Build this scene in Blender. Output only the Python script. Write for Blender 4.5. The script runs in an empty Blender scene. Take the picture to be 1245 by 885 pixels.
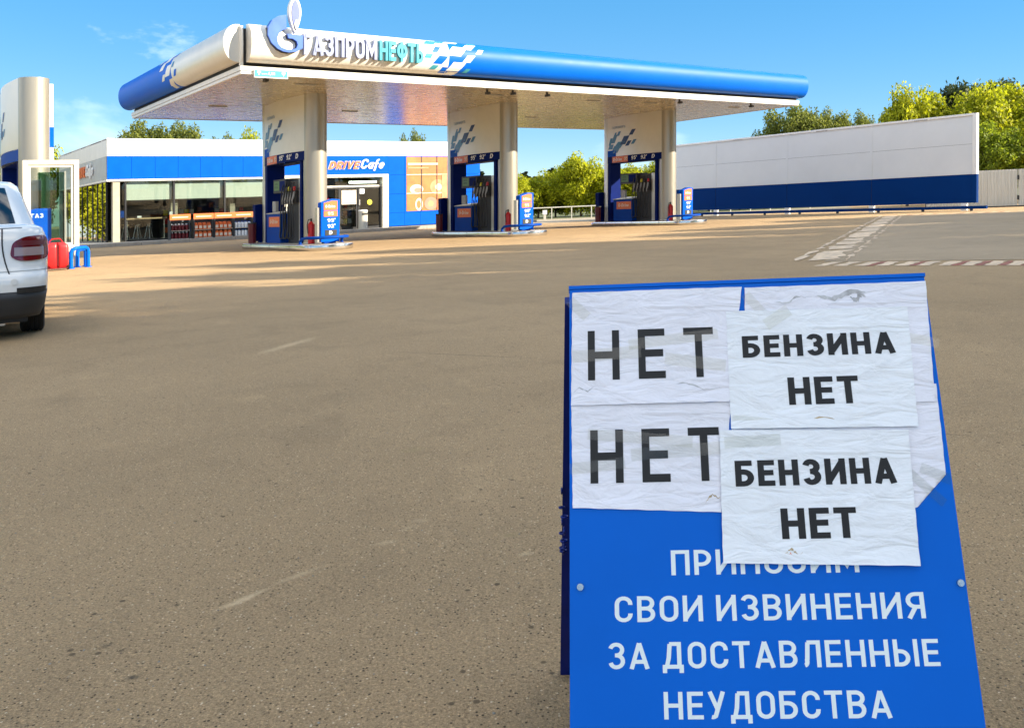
import bpy, bmesh, math, random
import numpy as np
from mathutils import Vector

# ------------------------------------------------------------------ camera, sky, sun, exposure
S = 0.0427                      # the whole lot slopes gently up towards +X
CH = 1.0203
scene = bpy.context.scene
col = scene.collection
F, PY, H0 = 1063.16, 259.24, 249.59
cd = bpy.data.cameras.new('Camera'); cam = bpy.data.objects.new('Camera', cd); col.objects.link(cam)
cd.sensor_width = 36; cd.lens = F/1245*36; cd.shift_y = -(442.5-PY)/1245
cd.clip_start = .05; cd.clip_end = 2000
cam.location = (0, 0, CH); cam.rotation_euler = (math.pi/2-math.atan((PY-H0)/F), 0, 0)
scene.camera = cam

SUN_AZ = math.radians(-10.0)     # direction to the sun measured from +X
SUN_EL = math.radians(25.5)
world = bpy.data.worlds.new('World'); scene.world = world; world.use_nodes = True
nt = world.node_tree; nt.nodes.clear()
def wn(t): return nt.nodes.new(t)
wo = wn('ShaderNodeOutputWorld'); bg = wn('ShaderNodeBackground'); sky = wn('ShaderNodeTexSky')
sky.sky_type = 'NISHITA'; sky.sun_disc = False; sky.sun_elevation = SUN_EL
sky.sun_rotation = math.pi/2 - SUN_AZ
sky.air_density = 0.6; sky.dust_density = 0.0; sky.ozone_density = 3.0; sky.altitude = 0
hs = wn('ShaderNodeHueSaturation'); hs.inputs['Saturation'].default_value = 2.35
gm = wn('ShaderNodeGamma'); gm.inputs[1].default_value = .36
nt.links.new(sky.outputs[0], gm.inputs[0]); nt.links.new(gm.outputs[0], hs.inputs['Color'])
tc = wn('ShaderNodeTexCoord'); sep = wn('ShaderNodeSeparateXYZ'); nt.links.new(tc.outputs['Generated'], sep.inputs[0])
nz = wn('ShaderNodeTexNoise'); nz.inputs['Scale'].default_value = 1.7; nz.inputs['Detail'].default_value = 8; nz.inputs['Roughness'].default_value = .56; nz.inputs['Distortion'].default_value = .25
mp = wn('ShaderNodeMapping'); mp.inputs['Location'].default_value = (16.0, 8.9, 18.7); mp.inputs['Scale'].default_value = (1.0, 1.0, 2.6); mp.inputs['Rotation'].default_value = (0, 0, math.radians(343))
nt.links.new(tc.outputs['Generated'], mp.inputs[0]); nt.links.new(mp.outputs[0], nz.inputs['Vector'])
cr = wn('ShaderNodeValToRGB'); cr.color_ramp.elements[0].position = .475; cr.color_ramp.elements[1].position = .66
cr.color_ramp.elements[1].color = (.9, .9, .9, 1)
nt.links.new(nz.outputs[0], cr.inputs[0])
mixc = wn('ShaderNodeMix'); mixc.data_type = 'RGBA'
hz = wn('ShaderNodeMapRange'); hz.inputs[1].default_value = .02; hz.inputs[2].default_value = .22; nt.links.new(sep.outputs['Z'], hz.inputs[0])   # thin towards the horizon
cm = wn('ShaderNodeMath'); cm.operation = 'MULTIPLY'; nt.links.new(cr.outputs[0], cm.inputs[0]); nt.links.new(hz.outputs[0], cm.inputs[1])
nt.links.new(cm.outputs[0], mixc.inputs['Factor']); nt.links.new(hs.outputs[0], mixc.inputs['A'])
mixc.inputs['B'].default_value = (7.8, 7.3, 6.5, 1)
nt.links.new(mixc.outputs['Result'], bg.inputs[0]); bg.inputs[1].default_value = 0.095
nt.links.new(bg.outputs[0], wo.inputs[0])

sd = bpy.data.lights.new('Sun', 'SUN'); sun = bpy.data.objects.new('Sun', sd); col.objects.link(sun)
sd.energy = 2.1; sd.angle = math.radians(.53); sd.color = (1.0, .90, .72)
sdir = Vector((math.cos(SUN_EL)*math.cos(SUN_AZ), math.cos(SUN_EL)*math.sin(SUN_AZ), math.sin(SUN_EL)))
sun.rotation_euler = sdir.to_track_quat('Z', 'Y').to_euler(); sun.location = (30, -5, 30)
vs = scene.view_settings
vs.view_transform = 'Standard'; vs.look = 'None'; vs.gamma = 1; vs.exposure = 2.62; vs.use_curve_mapping = False
scene.cycles.max_bounces = 8; scene.cycles.transparent_max_bounces = 12
scene.cycles.caustics_reflective = False; scene.cycles.caustics_refractive = False
scene.cycles.sample_clamp_indirect = 6

rnd = random.Random(7); npr = np.random.default_rng(11)

# ------------------------------------------------------------------ frames
TH = .645; X0, Y0 = -6.6009, 21.3187
SHM = np.array([[1, 0, 0], [0, 1, 0], [S, 0, 1.]])
def rotz(a): c, s = math.cos(a), math.sin(a); return np.array([[c, -s, 0], [s, c, 0], [0, 0, 1.]])
TS = SHM @ rotz(TH)                  # station frame (p along the canopy front, q towards the shop)
TW = SHM                             # plain frame following the slope
TI = np.eye(3)
def W(p, q, z=0): return np.array([X0+p*math.cos(TH)-q*math.sin(TH), Y0+p*math.sin(TH)+q*math.cos(TH), z])
def SH(v): return (v[0], v[1], v[2]+S*v[0])

# ------------------------------------------------------------------ materials
def srgb(r, g, b):
    f = lambda c: (c/255/12.92) if c/255 <= .04045 else ((c/255+.055)/1.055)**2.4
    return (f(r), f(g), f(b))
MATS = {}
def M(name, c, rough=.5, metal=0., var=.08, scale=2.5, bump=0., bscale=60., spec=.5, coat=0., streak=False):
    m = bpy.data.materials.new(name); m.use_nodes = True; n = m.node_tree; b = n.nodes['Principled BSDF']
    b.inputs['Roughness'].default_value = rough; b.inputs['Metallic'].default_value = metal
    b.inputs['Specular IOR Level'].default_value = spec; b.inputs['Coat Weight'].default_value = coat
    t = n.nodes.new('ShaderNodeTexCoord'); z = n.nodes.new('ShaderNodeTexNoise')
    z.inputs['Scale'].default_value = scale; z.inputs['Detail'].default_value = 6; z.inputs['Roughness'].default_value = .65
    mpn = n.nodes.new('ShaderNodeMapping'); n.links.new(t.outputs['Object'], mpn.inputs[0])
    if streak: mpn.inputs['Scale'].default_value = (3, 3, .35)
    n.links.new(mpn.outputs[0], z.inputs['Vector'])
    x = n.nodes.new('ShaderNodeMix'); x.data_type = 'RGBA'
    x.inputs['A'].default_value = (*[v*(1-var*1.6) for v in c], 1); x.inputs['B'].default_value = (*[min(1, v*(1+var)) for v in c], 1)
    r = n.nodes.new('ShaderNodeMapRange'); r.inputs['From Min'].default_value = .3; r.inputs['From Max'].default_value = .7
    n.links.new(z.outputs[0], r.inputs[0]); n.links.new(r.outputs[0], x.inputs['Factor']); n.links.new(x.outputs['Result'], b.inputs['Base Color'])
    rr = n.nodes.new('ShaderNodeMapRange'); rr.inputs['To Min'].default_value = max(.02, rough-.07); rr.inputs['To Max'].default_value = min(1, rough+.1)
    n.links.new(z.outputs[0], rr.inputs[0]); n.links.new(rr.outputs[0], b.inputs['Roughness'])
    if bump:
        z2 = n.nodes.new('ShaderNodeTexNoise'); z2.inputs['Scale'].default_value = bscale; z2.inputs['Detail'].default_value = 4
        n.links.new(mpn.outputs[0], z2.inputs['Vector'])
        bp = n.nodes.new('ShaderNodeBump'); bp.inputs['Strength'].default_value = bump; bp.inputs['Distance'].default_value = .01
        n.links.new(z2.outputs[0], bp.inputs['Height']); n.links.new(bp.outputs[0], b.inputs['Normal'])
    MATS[name] = m
    return m
def emis(name, c, s):
    m = bpy.data.materials.new(name); m.use_nodes = True; b = m.node_tree.nodes['Principled BSDF']
    b.inputs['Base Color'].default_value = (*c, 1); b.inputs['Emission Color'].default_value = (*c, 1); b.inputs['Emission Strength'].default_value = s
    MATS[name] = m; return m
def glassm(name, tint, refl=.08, rough=.01):
    m = bpy.data.materials.new(name); m.use_nodes = True; n = m.node_tree; n.nodes.clear()
    o = n.nodes.new('ShaderNodeOutputMaterial'); t = n.nodes.new('ShaderNodeBsdfTransparent'); g = n.nodes.new('ShaderNodeBsdfGlossy'); x = n.nodes.new('ShaderNodeMixShader')
    t.inputs[0].default_value = (*tint, 1); g.inputs['Roughness'].default_value = rough
    lw = n.nodes.new('ShaderNodeLayerWeight'); lw.inputs[0].default_value = .5
    pw = n.nodes.new('ShaderNodeMath'); pw.operation = 'POWER'; pw.inputs[1].default_value = 4.0; n.links.new(lw.outputs['Facing'], pw.inputs[0])
    ad = n.nodes.new('ShaderNodeMath'); ad.operation = 'MULTIPLY_ADD'; ad.inputs[1].default_value = .9; ad.inputs[2].default_value = refl+.02; ad.use_clamp = True
    n.links.new(pw.outputs[0], ad.inputs[0]); n.links.new(ad.outputs[0], x.inputs[0]); n.links.new(t.outputs[0], x.inputs[1]); n.links.new(g.outputs[0], x.inputs[2]); n.links.new(x.outputs[0], o.inputs[0])
    MATS[name] = m; return m

M('white_panel', (.80, .78, .74), .42, var=.05, streak=True)
M('band_white', (.80, .77, .70), .38, var=.06, streak=True)
M('pearl', (.74, .70, .62), .34, .25, var=.05, scale=1.2)
M('blue_panel', (.0005, .095, .58), .5, var=.06, scale=1.5, spec=.05)
M('canopy_blue', (.0005, .12, .62), .42, var=.05, scale=.8, spec=.12)
M('dark_blue', (.0005, .011, .12), .5, var=.1, spec=.06)
M('mid_blue', (.0005, .05, .30), .5, var=.1, spec=.1)
M('navy_wall', (.0005, .030, .15), .6, var=.06, scale=.7, spec=.06)
M('grey_wall', (.68, .69, .69), .55, var=.03, scale=.6, spec=.3)
M('sign_blue', (.0005, .125, .60), .5, var=.04, scale=3, spec=.12)
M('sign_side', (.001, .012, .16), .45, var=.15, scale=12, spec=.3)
M('tyre', (.012, .012, .013), .8, var=.25, bump=.3)
M('black', (.015, .015, .017), .5)
M('rubber', (.012, .012, .012), .55)
M('dark_frame', (.03, .03, .033), .4, .3)
M('charcoal', (.05, .052, .056), .6)
M('silver', (.60, .58, .53), .34, .7, var=.06, scale=1.5, streak=True)
M('silver_col', (.40, .37, .31), .36, .6, var=.05, scale=1.5, streak=True)
M('steel', (.55, .55, .55), .25, .95, var=.08)
M('island_rim', (.66, .66, .66), .16, 1.0, var=.08, scale=5)
M('concrete', (.36, .33, .29), .85, var=.14, scale=4, bump=.2)
M('pave', (.40, .36, .30), .9, var=.14, scale=3, bump=.2)
M('beige_pillar', (.42, .37, .28), .7, var=.1)
M('orange', (.72, .16, .04), .45, var=.06)
M('orange_poster', (.52, .17, .035), .5, var=.25, scale=1.2)
M('peach', (.60, .27, .12), .5, var=.15)
M('pink', (.66, .20, .13), .5, var=.12)
M('cream', (.72, .62, .48), .5)
M('red', (.55, .012, .015), .38, var=.12)
M('dark_red', (.12, .005, .010), .4)
M('white', (.80, .80, .80), .4, var=.03)
M('white_frame', (.60, .56, .47), .35, var=.06, streak=True)
M('ink', (.004, .004, .005), .6, var=.1, scale=40)
M('sign_white', (.78, .84, .84), .4, var=.03)
M('blind', (.66, .70, .62), .7, var=.05, streak=True)
M('cyan_letter', (.05, .34, .44), .3, .2)
M('chrome_letter', (.28, .31, .46), .3, .25)
M('logo_blue', (.07, .16, .58), .3, .1)
M('logo_lav', (.13, .17, .44), .35)
M('teal', (.03, .22, .42), .4)
M('rhomb_dark', (.012, .05, .19), .4)
M('rhomb_mid', (.07, .22, .42), .4)
M('yellow', (.85, .75, .03), .5)
M('green_disp', (.10, .22, .06), .35)
M('car_white', (.80, .80, .79), .22, var=.02, coat=.8)
M('car_plastic', (.035, .037, .042), .55)
M('lamp_red', (.16, .004, .010), .12, coat=.6)
M('lamp_clear', (.36, .27, .27), .15, coat=.6)
M('corrugated', (.56, .56, .53), .45, .2, var=.07, streak=True)
M('paint_white', (.78, .57, .37), .8, var=.25, scale=7)
M('paint_red', (.36, .12, .07), .8, var=.25, scale=9)
M('rail_white', (.62, .60, .52), .5)
M('bark', (.09, .065, .045), .9, var=.25, scale=9, bump=.5, bscale=25)
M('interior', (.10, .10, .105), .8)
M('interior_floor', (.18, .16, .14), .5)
M('wood', (.42, .30, .17), .6)
M('grey_plastic', (.35, .35, .34), .5)
M('stone', (.30, .27, .22), .85, var=.3, scale=40)
M('glue', (.50, .38, .22), .45, var=.2, scale=60)
glassm('glass', (.80, .84, .82), .03)
glassm('glass_side', (.35, .38, .36), .40)
glassm('glass_clear', (.90, .94, .92), .02)
glassm('car_glass', (.08, .09, .10), .10)
glassm('tape', (.93, .93, .90), .02, .16)

# soffit: brushed aluminium planks with slight waviness
def soffit_mat():
    m = M('soffit', (.64, .56, .42), .25, .6, var=.04)
    n = m.node_tree; b = n.nodes['Principled BSDF']
    t = n.nodes.new('ShaderNodeTexCoord'); mpn = n.nodes.new('ShaderNodeMapping'); mpn.inputs['Rotation'].default_value = (0, 0, -TH)
    n.links.new(t.outputs['Object'], mpn.inputs[0])
    w = n.nodes.new('ShaderNodeTexWave'); w.wave_type = 'BANDS'; w.bands_direction = 'Y'; w.inputs['Scale'].default_value = 1.6; w.inputs['Distortion'].default_value = .25; w.inputs['Detail'].default_value = 1
    w.inputs['Detail Scale'].default_value = .6
    mpn.inputs['Scale'].default_value = (.25, 1, 1); n.links.new(mpn.outputs[0], w.inputs[0])
    bp = n.nodes.new('ShaderNodeBump'); bp.inputs['Strength'].default_value = .16; bp.inputs['Distance'].default_value = .008
    n.links.new(w.outputs[1], bp.inputs['Height']); n.links.new(bp.outputs[0], b.inputs['Normal'])
soffit_mat()

def paper_mat(nm, c):
    m = M(nm, c, .6, var=.04, scale=6)
    n = m.node_tree; b = n.nodes['Principled BSDF']; t = n.nodes.new('ShaderNodeTexCoord')
    mpn = n.nodes.new('ShaderNodeMapping'); mpn.inputs['Scale'].default_value = (9, 9, 30); mpn.inputs['Rotation'].default_value = (0, .3, 0)
    n.links.new(t.outputs['Object'], mpn.inputs[0])
    z = n.nodes.new('ShaderNodeTexNoise'); z.inputs['Scale'].default_value = 1.6; z.inputs['Detail'].default_value = 4; z.inputs['Distortion'].default_value = .8
    n.links.new(mpn.outputs[0], z.inputs['Vector'])
    z3 = n.nodes.new('ShaderNodeTexNoise'); z3.inputs['Scale'].default_value = 70; z3.inputs['Detail'].default_value = 3
    n.links.new(t.outputs['Object'], z3.inputs['Vector'])
    ad = n.nodes.new('ShaderNodeMath'); ad.operation = 'MULTIPLY_ADD'; ad.inputs[1].default_value = .12; n.links.new(z3.outputs[0], ad.inputs[0]); n.links.new(z.outputs[0], ad.inputs[2])
    bp = n.nodes.new('ShaderNodeBump'); bp.inputs['Strength'].default_value = .6; bp.inputs['Distance'].default_value = .010
    n.links.new(ad.outputs[0], bp.inputs['Height']); n.links.new(bp.outputs[0], b.inputs['Normal'])
paper_mat('paper', (.83, .85, .88)); paper_mat('paper_old', (.80, .79, .85))

def asphalt_mat(name, base, tan, fine=1.0, marks=()):
    m = bpy.data.materials.new(name); m.use_nodes = True; n = m.node_tree; b = n.nodes['Principled BSDF']; L = n.links.new
    def nn(t, **k):
        o = n.nodes.new(t)
        for a, v in k.items(): o.inputs[a].default_value = v
        return o
    def mix(a, bb, f, mode='MIX'):
        x = n.nodes.new('ShaderNodeMix'); x.data_type = 'RGBA'; x.blend_type = mode
        for s, v in (('A', a), ('B', bb), ('Factor', f)):
            if isinstance(v, (tuple, float, int)): x.inputs[s].default_value = (*v, 1) if isinstance(v, tuple) else v
            else: L(v, x.inputs[s])
        return x.outputs['Result']
    def rng(v, a, bb, c=0., d=1.):
        r = n.nodes.new('ShaderNodeMapRange'); r.inputs[1].default_value = a; r.inputs[2].default_value = bb; r.inputs[3].default_value = c; r.inputs[4].default_value = d
        L(v, r.inputs[0]); return r.outputs[0]
    t = n.nodes.new('ShaderNodeTexCoord').outputs['Object']
    def noise(sc, det=4, ro=.6, dist=0.):
        z = nn('ShaderNodeTexNoise', Scale=sc, Detail=det, Roughness=ro, Distortion=dist); L(t, z.inputs['Vector']); return z.outputs[0]
    big = noise(.22, 6, .6); mid = noise(1.7, 6, .65, .4); fineN = noise(38, 5, .75); grit = noise(170, 4, .8)
    c = mix(base, tan, rng(big, .38, .66))
    c = mix(c, tuple(v*.72 for v in base), rng(mid, .52, .75, 0, .55))
    c = mix(c, tuple(min(1, v*1.5) for v in tan), rng(mid, .40, .22, 0, .35))
    c = mix(c, tuple(v*.42 for v in base), rng(grit, .48, .32, 0, .85*fine))
    c = mix(c, tuple(min(1, v*1.6) for v in tan), rng(grit, .54, .70, 0, .8*fine))
    # exposed aggregate: light and dark chips
    vo = nn('ShaderNodeTexVoronoi', Scale=95., Randomness=1.); L(t, vo.inputs['Vector'])
    rc = n.nodes.new('ShaderNodeSeparateColor'); L(vo.outputs['Color'], rc.inputs[0])
    inside = rng(vo.outputs['Distance'], .30, .22)
    def mul(a, bb):
        k = n.nodes.new('ShaderNodeMath'); k.operation = 'MULTIPLY'; L(a, k.inputs[0])
        if isinstance(bb, float): k.inputs[1].default_value = bb
        else: L(bb, k.inputs[1])
        return k.outputs[0]
    lightc = mul(inside, rng(rc.outputs[0], .84, .87)); darkc = mul(inside, rng(rc.outputs[1], .76, .80))
    c = mix(c, (.88, .68, .44), mul(lightc, .75*fine)); c = mix(c, tuple(v*.22 for v in base), mul(darkc, min(1., .9*fine)))
    vo2 = nn('ShaderNodeTexVoronoi', Scale=24., Randomness=1.); L(t, vo2.inputs['Vector'])
    rc2 = n.nodes.new('ShaderNodeSeparateColor'); L(vo2.outputs['Color'], rc2.inputs[0])
    ch = mul(rng(vo2.outputs['Distance'], .22, .15), rng(rc2.outputs[2], .945, .955))
    c = mix(c, tuple(v*.38 for v in base), mul(ch, .8*fine))
    # oil / damp stains
    st = noise(.75, 3, .5, 1.2); c = mix(c, tuple(v*.6 for v in base), rng(st, .62, .80, 0, .35))
    # pale scuffs with their own outlines: (x, y, half length, half width, angle, strength, colour)
    for (mx_, my_, hl, hw, an, stg, cc) in marks:
        mpn = n.nodes.new('ShaderNodeMapping'); mpn.vector_type = 'TEXTURE'
        mpn.inputs['Location'].default_value = (mx_, my_, 0); mpn.inputs['Rotation'].default_value = (0, 0, an); mpn.inputs['Scale'].default_value = (hl, hw, 1000)
        L(t, mpn.inputs[0]); ln = n.nodes.new('ShaderNodeVectorMath'); ln.operation = 'LENGTH'; L(mpn.outputs[0], ln.inputs[0])
        ad = n.nodes.new('ShaderNodeMath'); ad.operation = 'MULTIPLY_ADD'; L(fineN, ad.inputs[0]); ad.inputs[1].default_value = 1.5; L(ln.outputs['Value'], ad.inputs[2])
        ad2 = n.nodes.new('ShaderNodeMath'); ad2.operation = 'MULTIPLY_ADD'; L(mid, ad2.inputs[0]); ad2.inputs[1].default_value = .8; L(ad.outputs[0], ad2.inputs[2])
        c = mix(c, cc, rng(ad2.outputs[0], 1.95, 1.3, 0, stg))
    L(c, b.inputs['Base Color']); b.inputs['Roughness'].default_value = .88; b.inputs['Specular IOR Level'].default_value = .3
    hgt = n.nodes.new('ShaderNodeMath'); hgt.operation = 'MULTIPLY_ADD'; L(grit, hgt.inputs[0]); hgt.inputs[1].default_value = 1.0; L(inside, hgt.inputs[2])
    hg2 = n.nodes.new('ShaderNodeMath'); hg2.operation = 'MULTIPLY_ADD'; L(fineN, hg2.inputs[0]); hg2.inputs[1].default_value = 2.2; L(hgt.outputs[0], hg2.inputs[2])
    bp = n.nodes.new('ShaderNodeBump'); bp.inputs['Strength'].default_value = .75*fine; bp.inputs['Distance'].default_value = .006
    L(hg2.outputs[0], bp.inputs['Height']); L(bp.outputs[0], b.inputs['Normal'])
    MATS[name] = m
PALE = (.70, .50, .29)
asphalt_mat('asphalt', (.41, .273, .142), (.52, .345, .18), 1.2, marks=(
    (-.37, 6.05, .95, .016, -.47, .7, (.17, .115, .065)), (1.75, 3.62, .30, .012, -.45, .6, (.17, .115, .065)), (.3, 9.6, 1.3, .03, .25, .45, (.2, .135, .075)), (-3.2, 4.9, .8, .012, .5, .5, (.2, .135, .075)),
    (-.72, 2.32, .11, .022, .9, .85, PALE), (-.60, 2.47, .12, .02, .8, .45, PALE), (-.385, 2.68, .06, .025, .3, .45, PALE), (-.33, 2.80, .06, .02, .7, .35, PALE),
    (-1.75, 6.83, .55, .10, 1.25, .75, PALE), (-.30, 2.86, .05, .03, 0, .35, PALE),
    (.0, 2.70, .05, .03, .1, .5, (.42, .30, .14)), (-.42, 3.7, .10, .07, .2, .4, (.40, .29, .13)), (.04, 2.55, .04, .02, .4, .5, PALE),
    (-1.3, 2.05, .03, .018, .2, .8, (.05, .04, .03)), (-.98, 2.1, .035, .02, .6, .8, (.055, .045, .03)), (-1.1, 1.8, .03, .02, .9, .8, (.05, .04, .03)), (-.85, 1.95, .025, .018, .2, .7, (.06, .045, .03))))
asphalt_mat('pad', (.37, .27, .165), (.44, .32, .20), .55)

def leafmat(name, a, bcol, dark=.55, trans=.35):
    m = bpy.data.materials.new(name); m.use_nodes = True; n = m.node_tree; n.nodes.clear(); L = n.links.new
    o = n.nodes.new('ShaderNodeOutputMaterial'); d = n.nodes.new('ShaderNodeBsdfPrincipled'); tr = n.nodes.new('ShaderNodeBsdfTranslucent'); x = n.nodes.new('ShaderNodeMixShader')
    d.inputs['Roughness'].default_value = .6; d.inputs['Specular IOR Level'].default_value = .3
    g = n.nodes.new('ShaderNodeNewGeometry'); r = n.nodes.new('ShaderNodeValToRGB')
    e = r.color_ramp.elements; e[0].color = (*[v*dark for v in a], 1); e[1].color = (*bcol, 1); k = e.new(.5); k.color = (*a, 1)
    L(g.outputs['Random Per Island'], r.inputs[0]); L(r.outputs[0], d.inputs['Base Color'])
    hsn = n.nodes.new('ShaderNodeHueSaturation'); hsn.inputs['Value'].default_value = 1.3; L(r.outputs[0], hsn.inputs['Color']); L(hsn.outputs[0], tr.inputs[0])
    x.inputs[0].default_value = trans; L(d.outputs[0], x.inputs[1]); L(tr.outputs[0], x.inputs[2]); L(x.outputs[0], o.inputs[0]); MATS[name] = m
leafmat('leaf_lime', (.34, .37, .012), (.55, .53, .02), .45, .5)
leafmat('leaf_green', (.19, .25, .016), (.32, .36, .022), .45, .5)
leafmat('leaf_olive', (.16, .19, .03), (.27, .28, .05), .45, .45)
leafmat('leaf_dark', (.035, .055, .016), (.06, .08, .02))
leafmat('grass', (.10, .14, .022), (.17, .19, .035))

# ------------------------------------------------------------------ mesh builder
class MB:
    def __init__(s): s.v = []; s.f = []
    def add(s, v, f):
        o = len(s.v); s.v += [tuple(map(float, q)) for q in v]; s.f += [tuple(i+o for i in g) for g in f]; return s
    def box(s, x0, x1, y0, y1, z0, z1):
        return s.add([(x0, y0, z0), (x1, y0, z0), (x1, y1, z0), (x0, y1, z0), (x0, y0, z1), (x1, y0, z1), (x1, y1, z1), (x0, y1, z1)],
                     [(3, 2, 1, 0), (4, 5, 6, 7), (0, 1, 5, 4), (1, 2, 6, 5), (2, 3, 7, 6), (3, 0, 4, 7)])
    def quad(s, *v): return s.add(v, [tuple(range(len(v)))])
    def prism(s, poly, z0, z1):
        n = len(poly)
        return s.add([(x, y, z0) for x, y in poly]+[(x, y, z1) for x, y in poly],
                     [tuple(range(n-1, -1, -1)), tuple(range(n, 2*n))]+[(i, (i+1) % n, n+(i+1) % n, n+i) for i in range(n)])
    def extr(s, poly, fn, d0, d1):     # polygon in (u, v), extruded from depth d0 to d1
        n = len(poly)
        return s.add([fn(u, v, d0) for u, v in poly]+[fn(u, v, d1) for u, v in poly],
                     [tuple(range(n-1, -1, -1)), tuple(range(n, 2*n))]+[(i, (i+1) % n, n+(i+1) % n, n+i) for i in range(n)])
    def cyl(s, cx, cy, z0, z1, r, n=28, r1=None):
        r1 = r if r1 is None else r1; a = [2*math.pi*i/n for i in range(n)]
        return s.add([(cx+r*math.cos(t), cy+r*math.sin(t), z0) for t in a]+[(cx+r1*math.cos(t), cy+r1*math.sin(t), z1) for t in a],
                     [tuple(range(n-1, -1, -1)), tuple(range(n, 2*n))]+[(i, (i+1) % n, n+(i+1) % n, n+i) for i in range(n)])
    def disc(s, c, ax, r, th, n=24):   # short cylinder along an axis vector
        ax = Vector(ax).normalized(); u = ax.orthogonal().normalized(); w = ax.cross(u); c = Vector(c)
        P = [c+u*r*math.cos(2*math.pi*i/n)+w*r*math.sin(2*math.pi*i/n) for i in range(n)]
        return s.add([tuple(p-ax*th/2) for p in P]+[tuple(p+ax*th/2) for p in P],
                     [tuple(range(n-1, -1, -1)), tuple(range(n, 2*n))]+[(i, (i+1) % n, n+(i+1) % n, n+i) for i in range(n)])
    def tube(s, path, r, n=8, closed=False):
        P = [Vector(p) for p in path]; m = len(P); rings = []; prev = None
        for i in range(m):
            a = P[i-1] if (i > 0 or closed) else P[i]; b = P[(i+1) % m] if (i < m-1 or closed) else P[i]
            t = (b-a).normalized()
            u = t.orthogonal().normalized() if prev is None else (prev-t*prev.dot(t)).normalized()
            prev = u; w = t.cross(u); rr = r[i] if isinstance(r, (list, tuple)) else r
            rings.append([P[i]+u*rr*math.cos(2*math.pi*k/n)+w*rr*math.sin(2*math.pi*k/n) for k in range(n)])
        v = [tuple(p) for g in rings for p in g]; f = []
        for i in range(m if closed else m-1):
            j = (i+1) % m
            f += [(i*n+k, i*n+(k+1) % n, j*n+(k+1) % n, j*n+k) for k in range(n)]
        if not closed: f += [tuple(range(n-1, -1, -1)), tuple(range((m-1)*n, m*n))]
        return s.add(v, f)
    def grid(s, fn, nu, nv):
        v = [fn(i/nu, j/nv) for j in range(nv+1) for i in range(nu+1)]
        return s.add(v, [(j*(nu+1)+i, j*(nu+1)+i+1, (j+1)*(nu+1)+i+1, (j+1)*(nu+1)+i) for j in range(nv) for i in range(nu)])
    def build(s, name, mat, parent=None, T=TS, org=(0, 0, 0), smooth=False, bevel=0., subs=0, fixn=True):
        V = (np.array(s.v, float)-np.array(org, float)) @ T.T
        me = bpy.data.meshes.new(name); me.from_pydata(V.tolist(), [], s.f)
        if bevel or fixn:
            bm = bmesh.new(); bm.from_mesh(me)
            if fixn: bmesh.ops.recalc_face_normals(bm, faces=bm.faces)
            if bevel:
                es = [e for e in bm.edges if len(e.link_faces) == 2 and e.calc_face_angle(0) > .6]
                bmesh.ops.bevel(bm, geom=es, offset=bevel, segments=2, affect='EDGES', profile=.6, clamp_overlap=True)
            bm.to_mesh(me); bm.free()
        me.materials.append(MATS[mat] if isinstance(mat, str) else mat)
        if smooth:
            me.polygons.foreach_set('use_smooth', [True]*len(me.polygons))
            if smooth != 'all':
                try: me.set_sharp_from_angle(angle=math.radians(38))
                except Exception: pass
        o = bpy.data.objects.new(name, me); col.objects.link(o)
        if parent: o.parent = parent
        if subs:
            md = o.modifiers.new('Subdivision', 'SUBSURF'); md.levels = subs; md.render_levels = subs
        return o

def tag(o, label=None, cat=None, group=None, kind=None):
    if label: o['label'] = label
    if cat: o['category'] = cat
    if group: o['group'] = group
    if kind: o['kind'] = kind
    return o
def thing(name, label, cat, loc, group=None):
    o = bpy.data.objects.new(name, None); col.objects.link(o); o.empty_display_size = .2
    o.location = SH(loc); return tag(o, label, cat, group)
def kids(o): return [c for c in col.objects if c.parent == o]
def copytree(o, parent=None):
    c = o.copy(); col.objects.link(c); c.parent = parent
    for k in [x for x in list(o.children)]: copytree(k, c)
    return c
def box(x0, x1, y0, y1, z0, z1): return MB().box(x0, x1, y0, y1, z0, z1)

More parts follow.
